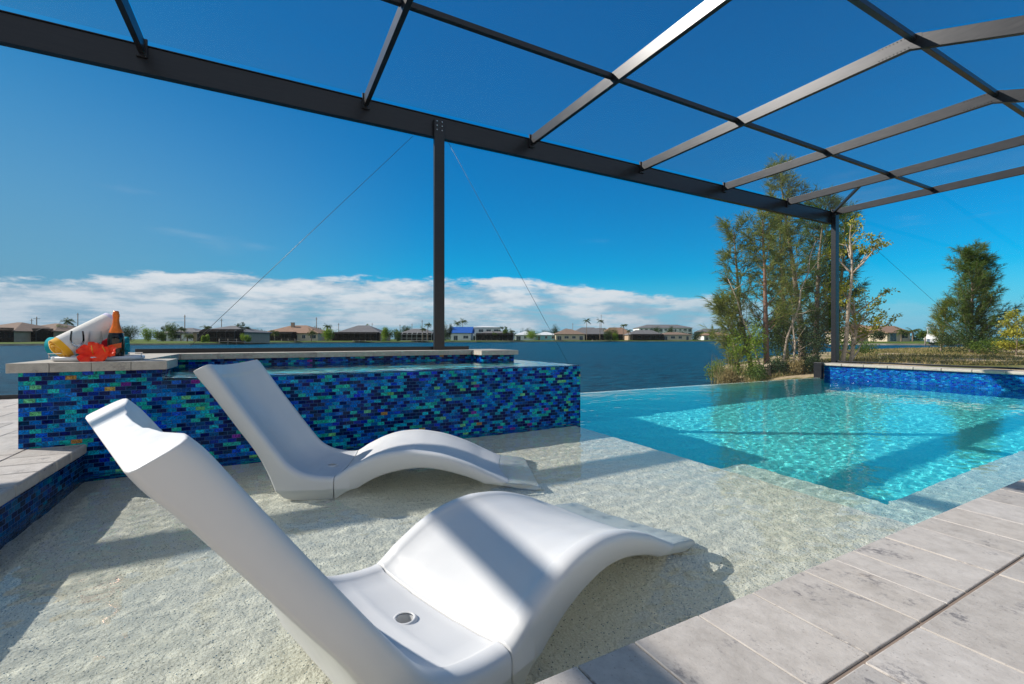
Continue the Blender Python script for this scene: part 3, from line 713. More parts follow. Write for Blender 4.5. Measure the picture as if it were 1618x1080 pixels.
# ------------------------------------------------------------------ plants
def leafmat(name, a, b, c):
    t = NT(name); g = t.new('ShaderNodeNewGeometry'); p = g.outputs['Position']; n = t.noise(p, 1.1, 4)
    col = t.ramp(g.outputs['Random Per Island'], [(0, a), (.5, b), (1, c)]); col = t.mix(t.maprange(n, .35, .65, 0, .5), col, b)
    t.base(col, .6, 0, .25); nt = t.t; tl = t.new('ShaderNodeBsdfTranslucent'); t.link(col, tl.inputs[0]); mx = t.new('ShaderNodeMixShader'); mx.inputs[0].default_value = .38
    t.link(t.b.outputs[0], mx.inputs[1]); t.link(tl.outputs[0], mx.inputs[2]); t.link(mx.outputs[0], t.out.inputs[0]); return t.m
M['needle'] = leafmat('feathery_needles', (.07,.12,.018), (.17,.21,.035), (.36,.33,.08))
M['needle_dark'] = leafmat('dark_feathery_needles', (.035,.08,.012), (.08,.14,.022), (.19,.22,.04))
M['leaf_yellow'] = leafmat('yellow_green_leaves', (.13,.17,.02), (.33,.33,.035), (.55,.46,.06))
M['leaf_green'] = leafmat('mid_green_leaves', (.03,.07,.012), (.07,.13,.02), (.15,.20,.03))
M['leaf_lime'] = leafmat('lime_green_leaves', (.09,.17,.01), (.18,.28,.02), (.30,.38,.04))
M['leaf_dark'] = leafmat('dark_green_leaves', (.015,.035,.012), (.03,.06,.018), (.06,.10,.03))
M['dry'] = leafmat('dry_grass_blades', (.16,.13,.05), (.32,.25,.10), (.46,.36,.17))
M['grass'] = leafmat('green_grass_blades', (.05,.08,.015), (.14,.16,.03), (.30,.27,.08))
M['bark'] = plain('grey_brown_bark', (.20,.15,.11), .9, var=.35, scale=20, bump=.5); M['bark_pale'] = plain('pale_bark', (.42,.33,.25), .9, var=.3, scale=14, bump=.5); M['bark_red'] = plain('reddish_bark', (.20,.11,.075), .9, var=.35, scale=18, bump=.5)
def blade(g, p, d, ln, w, rn, droop=.3, segs=2, m=0):
    """a thin tapering leaf or spray from p along d"""
    d = d.normalized(); s = d.cross(Vector((rn.uniform(-1,1), rn.uniform(-1,1), rn.uniform(-1,1)))); 
    if s.length < .01: s = Vector((1,0,0))
    s.normalize(); vs = []; fs = []
    for i in range(segs+1):
        t = i/segs; c = p + d*ln*t + Vector((0,0,-droop*ln*t*t)); ww = w*(1-t*.8)*.5
        vs += [c-s*ww, c+s*ww]
    for i in range(segs): fs.append((2*i, 2*i+1, 2*i+3, 2*i+2))
    g.add(vs, fs, False, m)
def leafq(g, c, size, rn, up=.4):
    n = Vector((rn.gauss(0,1), rn.gauss(0,1), rn.gauss(0,1)+up)).normalized(); a = n.cross(Vector((rn.gauss(0,1), rn.gauss(0,1), rn.gauss(0,1)))).normalized(); b = n.cross(a)
    l = size*rn.uniform(.7,1.3); w = l*.42
    g.add([c-a*l*.5, c+b*w*.5-a*.05*l, c+a*l*.5, c-b*w*.5-a*.05*l], [(0,1,2,3)], False)
def limb(g, p, d, ln, r0, rn, bend=.25, n=6, up=.12, r1=None):
    pts = [p.copy()]; d = d.normalized()
    for i in range(n):
        d = (d + Vector((rn.uniform(-bend,bend), rn.uniform(-bend,bend), rn.uniform(-bend,bend)+up))*.5).normalized(); pts.append(pts[-1] + d*ln/n)
    r1 = r1 if r1 is not None else r0*.25
    g.tube(pts, [r0+(r1-r0)*i/n for i in range(n+1)], 6, True); return pts, d
def casuarina(label, base, h, seed, lean=(0,0), mat='needle', bark='bark', density=1.0, spread=.22, low=.2, wind=(.35,-.1), group=None, cat='tree', loose=1.0):
    rn = random.Random(seed); r = thing('feathery_pine_tree', label, cat, base, 0, group)
    gt = G(); gl = G(); W_ = Vector((wind[0], wind[1], 0))
    pts, d = limb(gt, Vector((0,0,-.2)), Vector((lean[0], lean[1], 1)), h*.93, h*.014+.02, rn, .10, 12, .18, .012)
    nb = int(40*density)
    for k in range(nb):
        f = low + (1-low)*(k+rn.random()*.8)/nb; i = min(len(pts)-2, int(f*(len(pts)-1))); p = pts[i].lerp(pts[i+1], f*(len(pts)-1)-i)
        az = rn.uniform(0, 2*math.pi); L = h*spread*(1.15-f*.75)*rn.uniform(.55,1.2)
        dr = Vector((math.cos(az), math.sin(az), rn.uniform(.35,1.0))) + W_*.6
        bp, bd = limb(gt, p, dr, L, .010+.014*(1-f), rn, .28, 6, .22, .003)
        ns = int(26*loose)
        for m_ in range(ns):
            q = rn.uniform(.15, 1); ii = min(len(bp)-2, int(q*(len(bp)-1))); c = bp[ii].lerp(bp[ii+1], q*(len(bp)-1)-ii)
            td = (bp[ii+1]-bp[ii]).normalized() + Vector((rn.gauss(0,.6), rn.gauss(0,.6), rn.gauss(0,.4))) + W_*.5
            # a twig with a brush of needles
            tl = rn.uniform(.15,.42); tdn = td.normalized()
            for z_ in range(10):
                cc = c + tdn*tl*rn.random() ; blade(gl, cc, tdn + Vector((rn.gauss(0,.45), rn.gauss(0,.45), rn.gauss(.05,.35))) + W_*.4, rn.uniform(.13,.30), rn.uniform(.012,.022), rn, .22, 1)
    gt.build('trunk', M[bark], r); gl.build('crown', M[mat], r); return r
def ground(px, dist): 
    p = P(px, 0, dist); p.z = bank_z(p.x, p.y); return p
GC = 'feathery pines on the bank beyond the infinity edge'
casuarina('tall wispy pine at the left of the clump, its thin top bent by the wind', ground(1190, 16.5), 6.0, 1, (-.12,.1), 'needle', 'bark', 1.0, .26, .12, (-.3,.2), GC, loose=.8)
casuarina('slim reddish trunked pine leaning right in the left half of the clump', ground(1212, 15.5), 6.3, 2, (.02,0), 'needle', 'bark_red', .9, .22, .25, (.1,0), GC, loose=.7)
casuarina('tallest pine of the clump, seen through the roof mesh above the beam', ground(1268, 19), 9.2, 3, (-.03,0), 'needle', 'bark', 1.5, .2, .12, (.25,-.1), GC, loose=1.1)
casuarina('dense pine right beside the corner post on its left', ground(1288, 17), 6.6, 4, (.0,0), 'needle_dark', 'bark', 1.4, .2, .08, (.2,-.1), GC, loose=1.1)
casuarina('shadowed pine in the middle of the clump behind the bare stems', ground(1243, 20), 7.6, 5, (.02,.05), 'needle_dark', 'bark', 1.3, .21, .05, (.1,0), GC, loose=1.1)
casuarina('pine showing just right of the corner post behind the yellow leaved tree', ground(1322, 20), 7.3, 6, (.05,0), 'needle_dark', 'bark', 1.1, .19, .15, (.5,-.2), GC, loose=1.1)
casuarina('low bushy young pine leaning over the water at the left edge of the clump', ground(1172, 16.3), 3.1, 7, (-.25,.1), 'needle', 'bark', .7, .34, .1, (-.2,.1), GC, loose=.8)
casuarina('broad windblown pine standing alone at the right of the bank', ground(1535, 25), 6.0, 8, (.02,0), 'needle_dark', 'bark', 2.8, .38, .02, (.35,-.1), None, loose=1.5)
casuarina('small grey green pine just left of the lone windblown pine', ground(1487, 27), 3.3, 9, (-.1,0), 'needle', 'bark', .8, .3, .1, (.2,0), None, loose=.9)
def leafy_tree(name, label, base, h, seed, mat, bark, nl=9, clump=.35, leaf=.11, per=90, spread=.4, low=.3, lean=(0,0), cat='tree', group=None, trunk_r=.05):
    rn = random.Random(seed); r = thing(name, label, cat, base, 0, group); gt = G(); gl = G()
    pts, d = limb(gt, Vector((0,0,-.2)), Vector((lean[0], lean[1], 1)), h*.75, trunk_r, rn, .22, 9, .1, trunk_r*.3)
    tips = []
    for k in range(nl):
        f = low+(1-low)*k/nl; i = min(len(pts)-2, int(f*(len(pts)-1))); p = pts[i]
        az = k*2.4+rn.uniform(-.5,.5); dr = Vector((math.cos(az), math.sin(az), rn.uniform(.3,1.1))); bp, bd = limb(gt, p, dr, h*spread*rn.uniform(.6,1.1), trunk_r*.45, rn, .3, 5, .15, .008)
        for s_ in range(3):
            q = bp[rn.randint(2, 4)]; sp_, _ = limb(gt, q, bd+Vector((rn.gauss(0,.7), rn.gauss(0,.7), rn.gauss(.2,.4))), h*spread*.4, .012, rn, .3, 3, .1, .004); tips += [sp_[-1], sp_[2]]
        tips += [bp[-1]]
    for c in tips:
        for _ in range(per):
            v = Vector((rn.gauss(0,1), rn.gauss(0,1), rn.gauss(0,.7))); leafq(gl, c + v*clump*.45, leaf, rn)
    gt.build('trunk', M[bark], r); gl.build('crown', M[mat], r); return r
leafy_tree('broadleaf_tree', 'pale trunked tree with yellow green leaf clusters just right of the corner post', ground(1342, 15.5), 3.3, 11, 'leaf_yellow', 'bark_pale', 13, .17, .10, 26, .42, .22, (.22,-.1), trunk_r=.075)
leafy_tree('broadleaf_tree', 'taller yellow leaved tree whose top reaches past the corner post', ground(1330, 15.2), 5.6, 12, 'leaf_yellow', 'bark_pale', 5, .17, .10, 26, .22, .78, (.14,-.08), trunk_r=.075)
leafy_tree('yellow_shrub', 'yellow flowering shrub at the right edge below the lone pine', ground(1606, 21), 2.3, 13, 'leaf_yellow', 'bark', 9, .26, .10, 60, .34, .2, (0,0), 'shrub', trunk_r=.03)
def bush(name, label, base, rx, rz, n, leaf, mat, seed, cat='bush', group=None, lumps=7, ry=None):
    rn = random.Random(seed); g = G(); ry = ry or rx
    cs = [(Vector((rn.uniform(-.6,.6)*rx, rn.uniform(-.6,.6)*ry, rz*rn.uniform(.25,.75))), rn.uniform(.35,.55)) for _ in range(lumps)]
    for _ in range(n):
        c, q = rn.choice(cs); v = Vector((rn.gauss(0,1), rn.gauss(0,1), rn.gauss(0,1))); v = v.normalized()*rn.random()**.45*q
        p = c + Vector((v.x*rx, v.y*ry, v.z*rz*.9)); 
        if p.z < 0: p.z = rn.uniform(0, .2)*rz
        leafq(g, p, leaf, rn)
    o = g.build(name, M[mat], None, base); tag(o, label, cat, group); return o
GB = 'undergrowth at the water edge beyond the infinity wall'
bush('low_shrub', 'lime green shrub at the foot of the leftmost wispy pine', ground(1180, 15.6), .75, 1.7, 2600, .07, 'leaf_lime', 21, group=GB)
bush('low_shrub', 'leafy green shrub under the reddish trunked pine', ground(1222, 16.2), .8, 1.9, 2600, .07, 'leaf_green', 22, group=GB)
bush('low_shrub', 'dark shrub filling the space left of the corner post', ground(1282, 15.2), .8, 1.6, 2600, .07, 'leaf_dark', 23, group=GB)
bush('low_shrub', 'sprawling dull green shrub behind the bare stems in mid clump', ground(1250, 17.5), .9, 2.3, 2600, .08, 'leaf_green', 24, group=GB)
bush('low_shrub', 'lime leaved shrub rising beside the corner post on the right', ground(1330, 17), .55, 2.0, 1600, .08, 'leaf_lime', 25, group=GB)
bush('scrub_bush', 'dark scrub at the foot of the lone windblown pine', ground(1530, 24), 1.7, 1.25, 3500, .09, 'leaf_dark', 26)
bush('scrub_bush', 'olive scrub spreading right of the lone pine', ground(1590, 22), 1.5, .85, 2600, .08, 'leaf_green', 27)
bush('scrub_bush', 'low grey green scrub between the yellow tree and the grassy bank', ground(1372, 22), .7, .8, 1200, .07, 'leaf_green', 28)
for k, (px, d, rx, rz, mt, lab) in enumerate([(1150, 15.2, .6, .75, 'leaf_green', 'low tangled shrub at the left tip of the bank behind the reeds'), (1163, 14.4, .5, .6, 'dry', 'dry straw coloured bush at the left tip of the bank'), (1190, 14.3, .5, .55, 'leaf_green', 'low green shrub left of the split stump'), (1228, 14.4, .45, .55, 'leaf_dark', 'low dark shrub right of the split stump'),
        (1262, 14.2, .5, .5, 'dry', 'dry brown brush at the foot of the pines near the post'), (1288, 13.9, .4, .55, 'leaf_dark', 'low dark shrub at the left foot of the corner post'), (1140, 16.4, .7, .8, 'leaf_lime', 'light green shrub overhanging the lake at the left tip of the bank')]):
    b = P(px, 0, d); b.z = max(-.66, bank_z(b.x, b.y)) - .05; bush('low_shrub', lab, b, rx, rz, 1900, .06, mt, 300+k, group=GB)
# stump, dead stems and reeds
rn = random.Random(5); st = thing('tree_stump', 'split pale tree stump standing at the pool edge under the pines', 'stump', ground(1209, 14.6))
g = G(); n = 14; vs = []
for i in range(n):
    a = 2*math.pi*i/n; r0 = .17*(1+.15*rn.uniform(-1,1)); vs += [(r0*math.cos(a), r0*math.sin(a), -.4), (r0*.9*math.cos(a), r0*.9*math.sin(a), .34+rn.uniform(-.09,.13)), (r0*.45*math.cos(a), r0*.45*math.sin(a), .26+rn.uniform(-.05,.05))]
fs = []
for i in range(n): j = (i+1) % n; fs += [(3*i, 3*j, 3*j+1, 3*i+1), (3*i+1, 3*j+1, 3*j+2, 3*i+2)]
fs.append(tuple(3*i+2 for i in range(n))); g.add(vs, fs); g.build('stump', M['bark_pale'], st)
for k, (px, d, top, lab) in enumerate([(1230, 15.2, (1290, 380), 'long bare stem leaning right through the pine clump'), (1258, 15.0, (1250, 470), 'short upright bare stem beside the stump'), (1205, 15.4, (1150, 440), 'thin bare stem leaning left out of the clump over the water')]):
    b = ground(px, d); q = P(top[0], zat(top[1], d+.5), d+.5); g = G(); rn = random.Random(k+50)
    pts = [b.lerp(q, i/8)+Vector((rn.uniform(-.05,.05), rn.uniform(-.05,.05), 0)) for i in range(9)]; g.tube(pts, [.035*(1-i/9)+.006 for i in range(9)], 6)
    for m_ in range(12):
        i = rn.randint(2, 8); limb(g, pts[i], Vector((rn.gauss(0,1), rn.gauss(0,1), rn.uniform(0,1))), rn.uniform(.3,.9), .009, rn, .3, 4, .1, .003)
    o = g.build('bare_stem', M['bark_pale']); tag(o, lab, 'branch')
for px, d, hh, lab in ((1136, 14.4, .75, 'tuft of dry reeds farthest left at the infinity edge'), (1158, 14.6, .9, 'tuft of dry reeds between the left tuft and the shrubs'), (1248, 14.3, .5, 'low straw coloured tuft right of the stump')):
    g = G(); rn = random.Random(px); b = P(px, -.66, d)
    for _ in range(46): blade(g, Vector((rn.gauss(0,.13), rn.gauss(0,.13), 0)), Vector((rn.gauss(0,.28), rn.gauss(0,.28), 1)), hh*rn.uniform(.7,1.5)+.1, .016, rn, .15, 3)
    o = g.build('reed_tuft', M['dry'], None, b); tag(o, lab, 'reeds', 'dry reed tufts at the infinity edge')
# bank grass
rn = random.Random(77); g = G(); gd = G()
for _ in range(42000):
    d = 14 + 42*rn.random()**1.6; px = rn.uniform(1120, 1640) if d < 19 else rn.uniform(1325, 1640); p = P(px, 0, d)
    if p.x < 11.6 and p.y < 6.2: continue
    p.z = bank_z(p.x, p.y)
    if p.z < -.62: continue
    k = noise.noise(Vector((p.x*.16, p.y*.30, 4)))
    far_ = min(1, max(0, (d-19)/12)); kk = noise.noise(Vector((p.x*.5, p.y*.9, 9)))
    if px > 1385 and k+.5*kk < .10-.5*far_ and rn.random() < .85: continue
    if k < -.2 and rn.random() < .8: continue
    (blade(g if rn.random() < .28+k*.6 else gd, p, Vector((rn.gauss(0,.4), rn.gauss(0,.4), 1)), rn.uniform(.06,.24)*(1+.5*max(0,kk)), .022*(d/16)**.6, rn, .3, 1))
struct(g.build('bank_grass', M['grass']), 'stuff', 'green and olive grass growing on the sandy bank'); struct(gd.build('dry_grass', M['dry']), 'stuff', 'dry straw coloured grass on the sandy bank')

# ------------------------------------------------------------------ unseen house wall and roof added behind the photographer to bounce light
M['stucco'] = plain('cream_stucco', (.80,.74,.64), .9, var=.05, scale=2, bump=.2); M['roof_tile'] = plain('brown_roof_tile', (.22,.14,.10), .85, var=.3, scale=3)
def fill_house():
    h = thing('fill_villa', 'cream stucco villa added unseen behind the photographer to bounce light onto shaded faces', 'house')
    g = G(); g.box((-9, -5.2, .19), (12.5, -4.9, 3.1)); g.build('wall', M['stucco'], h)
    g = G(); g.box((-9.4, -8, 3.1), (12.9, -4.3, 3.22)); g.build('roof', M['roof_tile'], h)
fill_house()

# ------------------------------------------------------------------ the far shore
def bz_(g, x0, x1, y0, y1, z0, z1): g.box((x0, y0, z0), (x1, y1, z1))
M['white_wall'] = plain('white_house_wall', (.72,.72,.70), .8, var=.06, scale=1); M['beige_wall'] = plain('beige_house_wall', (.55,.46,.34), .8, var=.08, scale=1); M['teal_wall'] = plain('pale_teal_house_wall', (.20,.48,.55), .8, var=.06, scale=1)
M['tan_wall'] = plain('tan_house_wall', (.42,.30,.21), .8, var=.1, scale=1)
def roofm(name, c):
    t = NT(name); p = t.pos(); sp = t.new('ShaderNodeSeparateXYZ'); t.link(p, sp.inputs[0]); rows = t.math('FRACT', t.math('MULTIPLY', sp.outputs[2], 4.5)); n = t.noise(p, .9, 5); f = t.noise(p, 6, 3)
    k = t.math('ADD', .62, t.math('ADD', t.math('MULTIPLY', n, .45), t.math('MULTIPLY', t.math('LESS_THAN', rows, .25), -.14))); k = t.math('ADD', k, t.math('MULTIPLY', f, .2))
    v = t.new('ShaderNodeVectorMath', operation='SCALE'); v.inputs[0].default_value = c; t.link(k, v.inputs['Scale']); t.base(v.outputs[0], .9, 0, .15); return t.m
M['roof_grey'] = roofm('grey_shingle_roof', (.17,.165,.17)); M['roof_tan'] = roofm('tan_tile_roof', (.30,.19,.135)); M['roof_brown'] = roofm('brown_tile_roof', (.24,.17,.13)); M['roof_blue'] = roofm('blue_metal_roof', (.02,.10,.38)); M['roof_white'] = roofm('pale_metal_roof', (.62,.64,.66))
M['window'] = plain('dark_window_glass', (.03,.045,.06), .12, 0, var=.3, scale=1, spec=.6); M['shade'] = plain('lanai_inside', (.05,.05,.05), .8)
M['far_screen'] = screen_mat('far_insect_screen', .80, (.035,.033,.032)); M['frame_dark'] = plain('dark_frame', (.03,.028,.027), .5); M['frame_white'] = plain('white_frame', (.7,.7,.7), .5)
def house(label, pxa, pxb, dist, wall, roof, wh=2.7, rh=1.7, lanai=None, lan_frame='frame_dark', depth=10, chimney=None, gable=False, storeys=1, name='house', turn=0, hipf=.45):
    """pxa..pxb are photo columns of the front; lanai = (fraction from, fraction to) of the front closed by a screened cage"""
    a = P(pxa, .12, dist); b = P(pxb, .12, dist); W_ = (b-a).length; ang = math.atan2(RT.y, RT.x) + turn
    r = thing(name, label, 'house', a, ang); H = wh*storeys
    g = G(); g.box((0, 0, -.5), (W_, depth, H)); g.build('wall', M[wall], r)
    e = .6; g = G(); y0, y1 = -e, depth+e; x0, x1 = -e, W_+e; hp = min(depth/2, W_*hipf)+e; ym = (y0+y1)/2; k = 0 if gable else 1
    g.add([(x0,y0,H+.002),(x1,y0,H+.002),(x1,y1,H+.002),(x0,y1,H+.002),(x0+hp*k,ym,H+rh),(x1-hp*k,ym,H+rh),(x0,y0,H-.16),(x1,y0,H-.16),(x1,y1,H-.16),(x0,y1,H-.16)],
          [(0,1,5,4),(1,2,5),(2,3,4,5),(3,0,4),(6,7,1,0),(7,8,2,1),(8,9,3,2),(9,6,0,3),(9,8,7,6)]); rf = g.build('roof', M[roof], r)
    if chimney:
        g = G(); cx_ = W_*chimney; g.box((cx_-.55, ym-2.2, H), (cx_+.55, ym-1.2, H+rh+.9)); g.box((cx_-.65, ym-2.3, H+rh+.9), (cx_+.65, ym-1.1, H+rh+1.05)); g.build('chimney', M['tan_wall'], rf)
    rn = random.Random(int(pxa)); n = max(2, int(W_/3.4))
    for st_ in range(storeys):
        for i in range(n):
            xc = W_*(i+.5)/n
            if lanai and st_ == 0 and lanai[0]*W_-.3 < xc < lanai[1]*W_+.3:
                pass
            ww = rn.choice([.6, .9, 1.1]); z0 = wh*st_ + (.9 if (i+st_) % 3 else .05); z1 = wh*st_ + 2.15
            g = G(); g.box((xc-ww-.07, -.06, z0-.07), (xc+ww+.07, -.002, z1+.07)); f = g.build('window', M['frame_white'], r)
            g = G(); g.box((xc-ww, -.075, z0), (xc-.03, -.061, z1)); g.box((xc+.03, -.075, z0), (xc+ww, -.061, z1)); g.build('pane', M['window'], f)
    if lanai:
        x0, x1 = lanai[0]*W_, lanai[1]*W_; D = 4.2; hh = 2.65; rz = 3.3
        L = thing_part('lanai', r); g = G(); ns = max(3, int((x1-x0)/2.1)); w_ = .09
        for i in range(ns+1):
            x = x0+(x1-x0)*i/ns; g.box((x-w_/2, -D-w_, 0), (x+w_/2, -D, hh)); g.bar((x, -D, hh), (x, -D+1.4, rz), w_, w_); g.bar((x, -D+1.4, rz), (x, -.1, rz), w_, w_)
        for z in (.0, 1.0, hh-.04): g.box((x0, -D-.03, z), (x1, -D+.03, z+.08))
        g.box((x0, -D+1.37, rz-.04), (x1, -D+1.45, rz+.05)); o = g.build('frame', M[lan_frame], L)
        g = G(); g.add([(x0,-D,0),(x1,-D,0),(x1,-D,hh),(x0,-D,hh)],[(0,1,2,3)]); g.add([(x0,-D,hh),(x1,-D,hh),(x1,-D+1.4,rz),(x0,-D+1.4,rz)],[(0,1,2,3)]); g.add([(x0,-D+1.4,rz),(x1,-D+1.4,rz),(x1,0,rz),(x0,0,rz)],[(0,1,2,3)])
        g.add([(x0,-D,0),(x0,0,0),(x0,0,rz),(x0,-D+1.4,rz),(x0,-D,hh)],[(0,1,2,3,4)]); g.add([(x1,-D,0),(x1,0,0),(x1,0,rz),(x1,-D+1.4,rz),(x1,-D,hh)],[(4,3,2,1,0)]); g.build('mesh_wall', M['far_screen'], L)
    return r
def thing_part(name, parent):
    g = G(); g.box((0, -4.3, -.25), (.01, -.1, -.24)); 
    W_ = 1; o = g.build(name, M['shade'], parent); return o
def frond_palm(label, px, dist, h, seed, crown=1.9, nf=17, group='palms along the far shore', z0=.12, lean=.0, wind=.25):
    rn = random.Random(seed); r = thing('palm_tree', label, 'palm tree', P(px, z0, dist), HEAD*-1, group); gt = G(); gl = G()
    pts = [Vector((lean*h*(i/8)**2, 0, h*i/8-.2*(i == 0))) for i in range(9)]; gt.tube(pts, [.19-.08*i/8 for i in range(9)], 7)
    top = pts[-1]
    for k in range(nf):
        az = 2*math.pi*k/nf+rn.uniform(-.2,.2); el = rn.uniform(-.25, 1.15); d = Vector((math.cos(az)*math.cos(el)+wind, math.sin(az)*math.cos(el), math.sin(el))).normalized(); L = crown*rn.uniform(.8,1.15)
        p = top.copy(); rib = [p.copy()]; dd = d.copy()
        for i in range(7): dd = (dd + Vector((wind*.10,0,-.20))).normalized(); p = p + dd*L/7; rib.append(p.copy())
        gl.tube(rib, [.022]*7+[.006], 3, False)
        for i in range(1, 8):
            s_ = (rib[i]-rib[i-1]).normalized().cross(Vector((0,0,1)))
            if s_.length < .1: s_ = Vector((1,0,0))
            s_.normalize(); ll = L*.30*math.sin(math.pi*min(.95, (i+.8)/8.6))+.08
            for sg in (-1, 1):
                for q_ in (0, .5):
                    c = rib[i-1].lerp(rib[i], q_); blade(gl, c, s_*sg*.8 + (rib[i]-rib[i-1]).normalized()*.6 + Vector((0,0,-.45+rn.uniform(-.1,.1))), ll*rn.uniform(.8,1.15), .085, rn, .25, 1)
    gt.build('trunk', M['bark'], r); gl.build('crown', M['palm'], r); return r
M['palm'] = leafmat('palm_leaf', (.035,.06,.015), (.07,.11,.02), (.15,.17,.04))
HG = None
house('dark lanai house with a tall brown roof at the far left across the lake', -60, 22, 108, 'tan_wall', 'roof_brown', 2.6, 2.3, (0.0, 1.0), depth=14)
house('low brown roofed house behind a long dark cage, left on the far shore', 8, 86, 116, 'tan_wall', 'roof_brown', 2.7, 2.2, (.05, .98), depth=14)
house('small white outbuilding showing left of the leaning towel on the far shore', 76, 104, 128, 'white_wall', 'roof_grey', 2.3, .9)
house('pale grey roofed house with white walls left of the striped guy wire', 248, 312, 150, 'white_wall', 'roof_grey', 2.6, 1.9, depth=12)
house('grey hip roofed house with a long dark cage under the guy wire', 305, 386, 124, 'tan_wall', 'roof_grey', 2.6, 1.9, (.33, .99), depth=13)
house('beige house with tan tile roof and square chimney, centre left of the far shore', 414, 502, 170, 'beige_wall', 'roof_tan', 2.9, 3.1, (.02, .62), depth=15, chimney=.42)
house('grey hip roofed house behind a wide dark cage left of the middle post', 528, 602, 178, 'tan_wall', 'roof_grey', 2.8, 3.4, (.05, .97), depth=14)
house('grey roofed house with pale lattice framed cage just left of the middle post', 630, 686, 196, 'white_wall', 'roof_grey', 2.9, 2.3, (.02, .98), 'frame_white')
house('white gabled house with bright blue metal roof right of the middle post', 712, 744, 206, 'white_wall', 'roof_blue', 3.4, 2.9, gable=True, depth=12)
house('white modern two storey house with flat pale roof behind the blue roofed one', 742, 790, 222, 'white_wall', 'roof_white', 3.2, .7, storeys=2, depth=12)
house('low dark caged house in front of the white modern house', 752, 812, 206, 'white_wall', 'roof_grey', 2.6, 1.6, (.02, .98), depth=8)
house('white walled house with pale roof between two bushes on the far shore', 814, 846, 240, 'white_wall', 'roof_white', 2.8, 2.0)
house('turquoise walled low house right of the round green bush', 846, 880, 242, 'teal_wall', 'roof_white', 2.8, 1.7)
house('tan walled house with brown roof left of the tall palm pair', 878, 924, 238, 'beige_wall', 'roof_brown', 3.2, 2.8, depth=13)
house('wide dark roofed house with deep shaded porch behind the tall palm pair', 902, 962, 250, 'tan_wall', 'roof_grey', 3.4, 3.8, (.2, .95), depth=14)
house('pale tan roofed house right of the tall palm pair', 952, 1000, 262, 'beige_wall', 'roof_tan', 3.4, 4.0, (.3, .9))
house('dark roofed low house in front of the long apartment building', 994, 1048, 246, 'tan_wall', 'roof_grey', 3.0, 2.6, (.05, .95))
house('beige bungalow with two dark windows right of the dark roofed house', 1046, 1092, 246, 'beige_wall', 'roof_brown', 3.0, 1.4)
house('long white three storey apartment building with grey roof on the far shore', 1010, 1094, 330, 'white_wall', 'roof_grey', 2.9, 2.6, storeys=3, depth=16, name='apartment_building')
house('white two storey block half hidden by the left edge of the pines', 1106, 1152, 330, 'white_wall', 'roof_grey', 2.9, 2.4, storeys=2, name='apartment_building')
house('red roofed low house peeping out left of the pines', 1112, 1160, 262, 'white_wall', 'roof_tan', 2.8, 1.7)
house('distant white block behind the tan tiled house', 884, 908, 340, 'white_wall', 'roof_grey', 3.0, 2.6, storeys=2, name='apartment_building')
house('distant white block behind the pale tan roofed house', 934, 968, 340, 'white_wall', 'roof_grey', 3.0, 3.0, storeys=2, name='apartment_building')
house('tan roofed house across the canal right of the corner post', 1350, 1408, 128, 'beige_wall', 'roof_tan', 2.7, 2.4, depth=12)
house('gabled tan roofed house with a cream front left of the lone pine', 1402, 1450, 122, 'beige_wall', 'roof_tan', 2.4, 2.0, gable=True, depth=9, turn=.25)
# palms
for px, d, h, lab in ((106, 126, 5.6, 'windblown palm beside the leaning towel on the far shore'), (286, 150, 4.2, 'small palm in front of the pale grey roofed house'), (296, 122, 1.6, 'short stubby palm in front of the white house wall'), (326, 140, 4.2, 'palm rising behind the grey roofed house under the guy wire'),
                      (404, 150, 2.4, 'low palm at the left front of the chimney house'), (418, 152, 2.7, 'second palm from the left in front of the chimney house'), (434, 152, 2.8, 'palm left of the chimney in front of the cage'), (492, 158, 3.0, 'palm at the right front of the chimney house'),
                      (517, 168, 5.4, 'taller windblown palm right of the chimney house'), (668, 190, 5.0, 'palm just left of the middle post'), (676, 190, 6.6, 'windblown palm touching the left side of the middle post'), (722, 214, 8.2, 'windblown palm rising behind the blue roof'), (731, 216, 9.0, 'taller windblown palm right of the one behind the blue roof'),
                      (782, 202, 3.2, 'small palm standing in front of the dark cage'), (808, 206, 4.4, 'ragged palm at the right end of the dark cage'), (927, 236, 10.2, 'tallest royal palm, left one of the pair on the far shore'), (948, 236, 10.0, 'right royal palm of the tall pair'), (985, 238, 8.0, 'single royal palm right of the tall pair'),
                      (993, 240, 5.2, 'small palm just right of the single royal palm'), (1424, 118, 2.9, 'small palm behind the gabled tan house'), (1442, 120, 2.8, 'palm between the gabled house and the lone pine')):
    frond_palm(lab, px, d, h, int(px), crown=1.9 if h < 7 else 2.7, z0=.12)
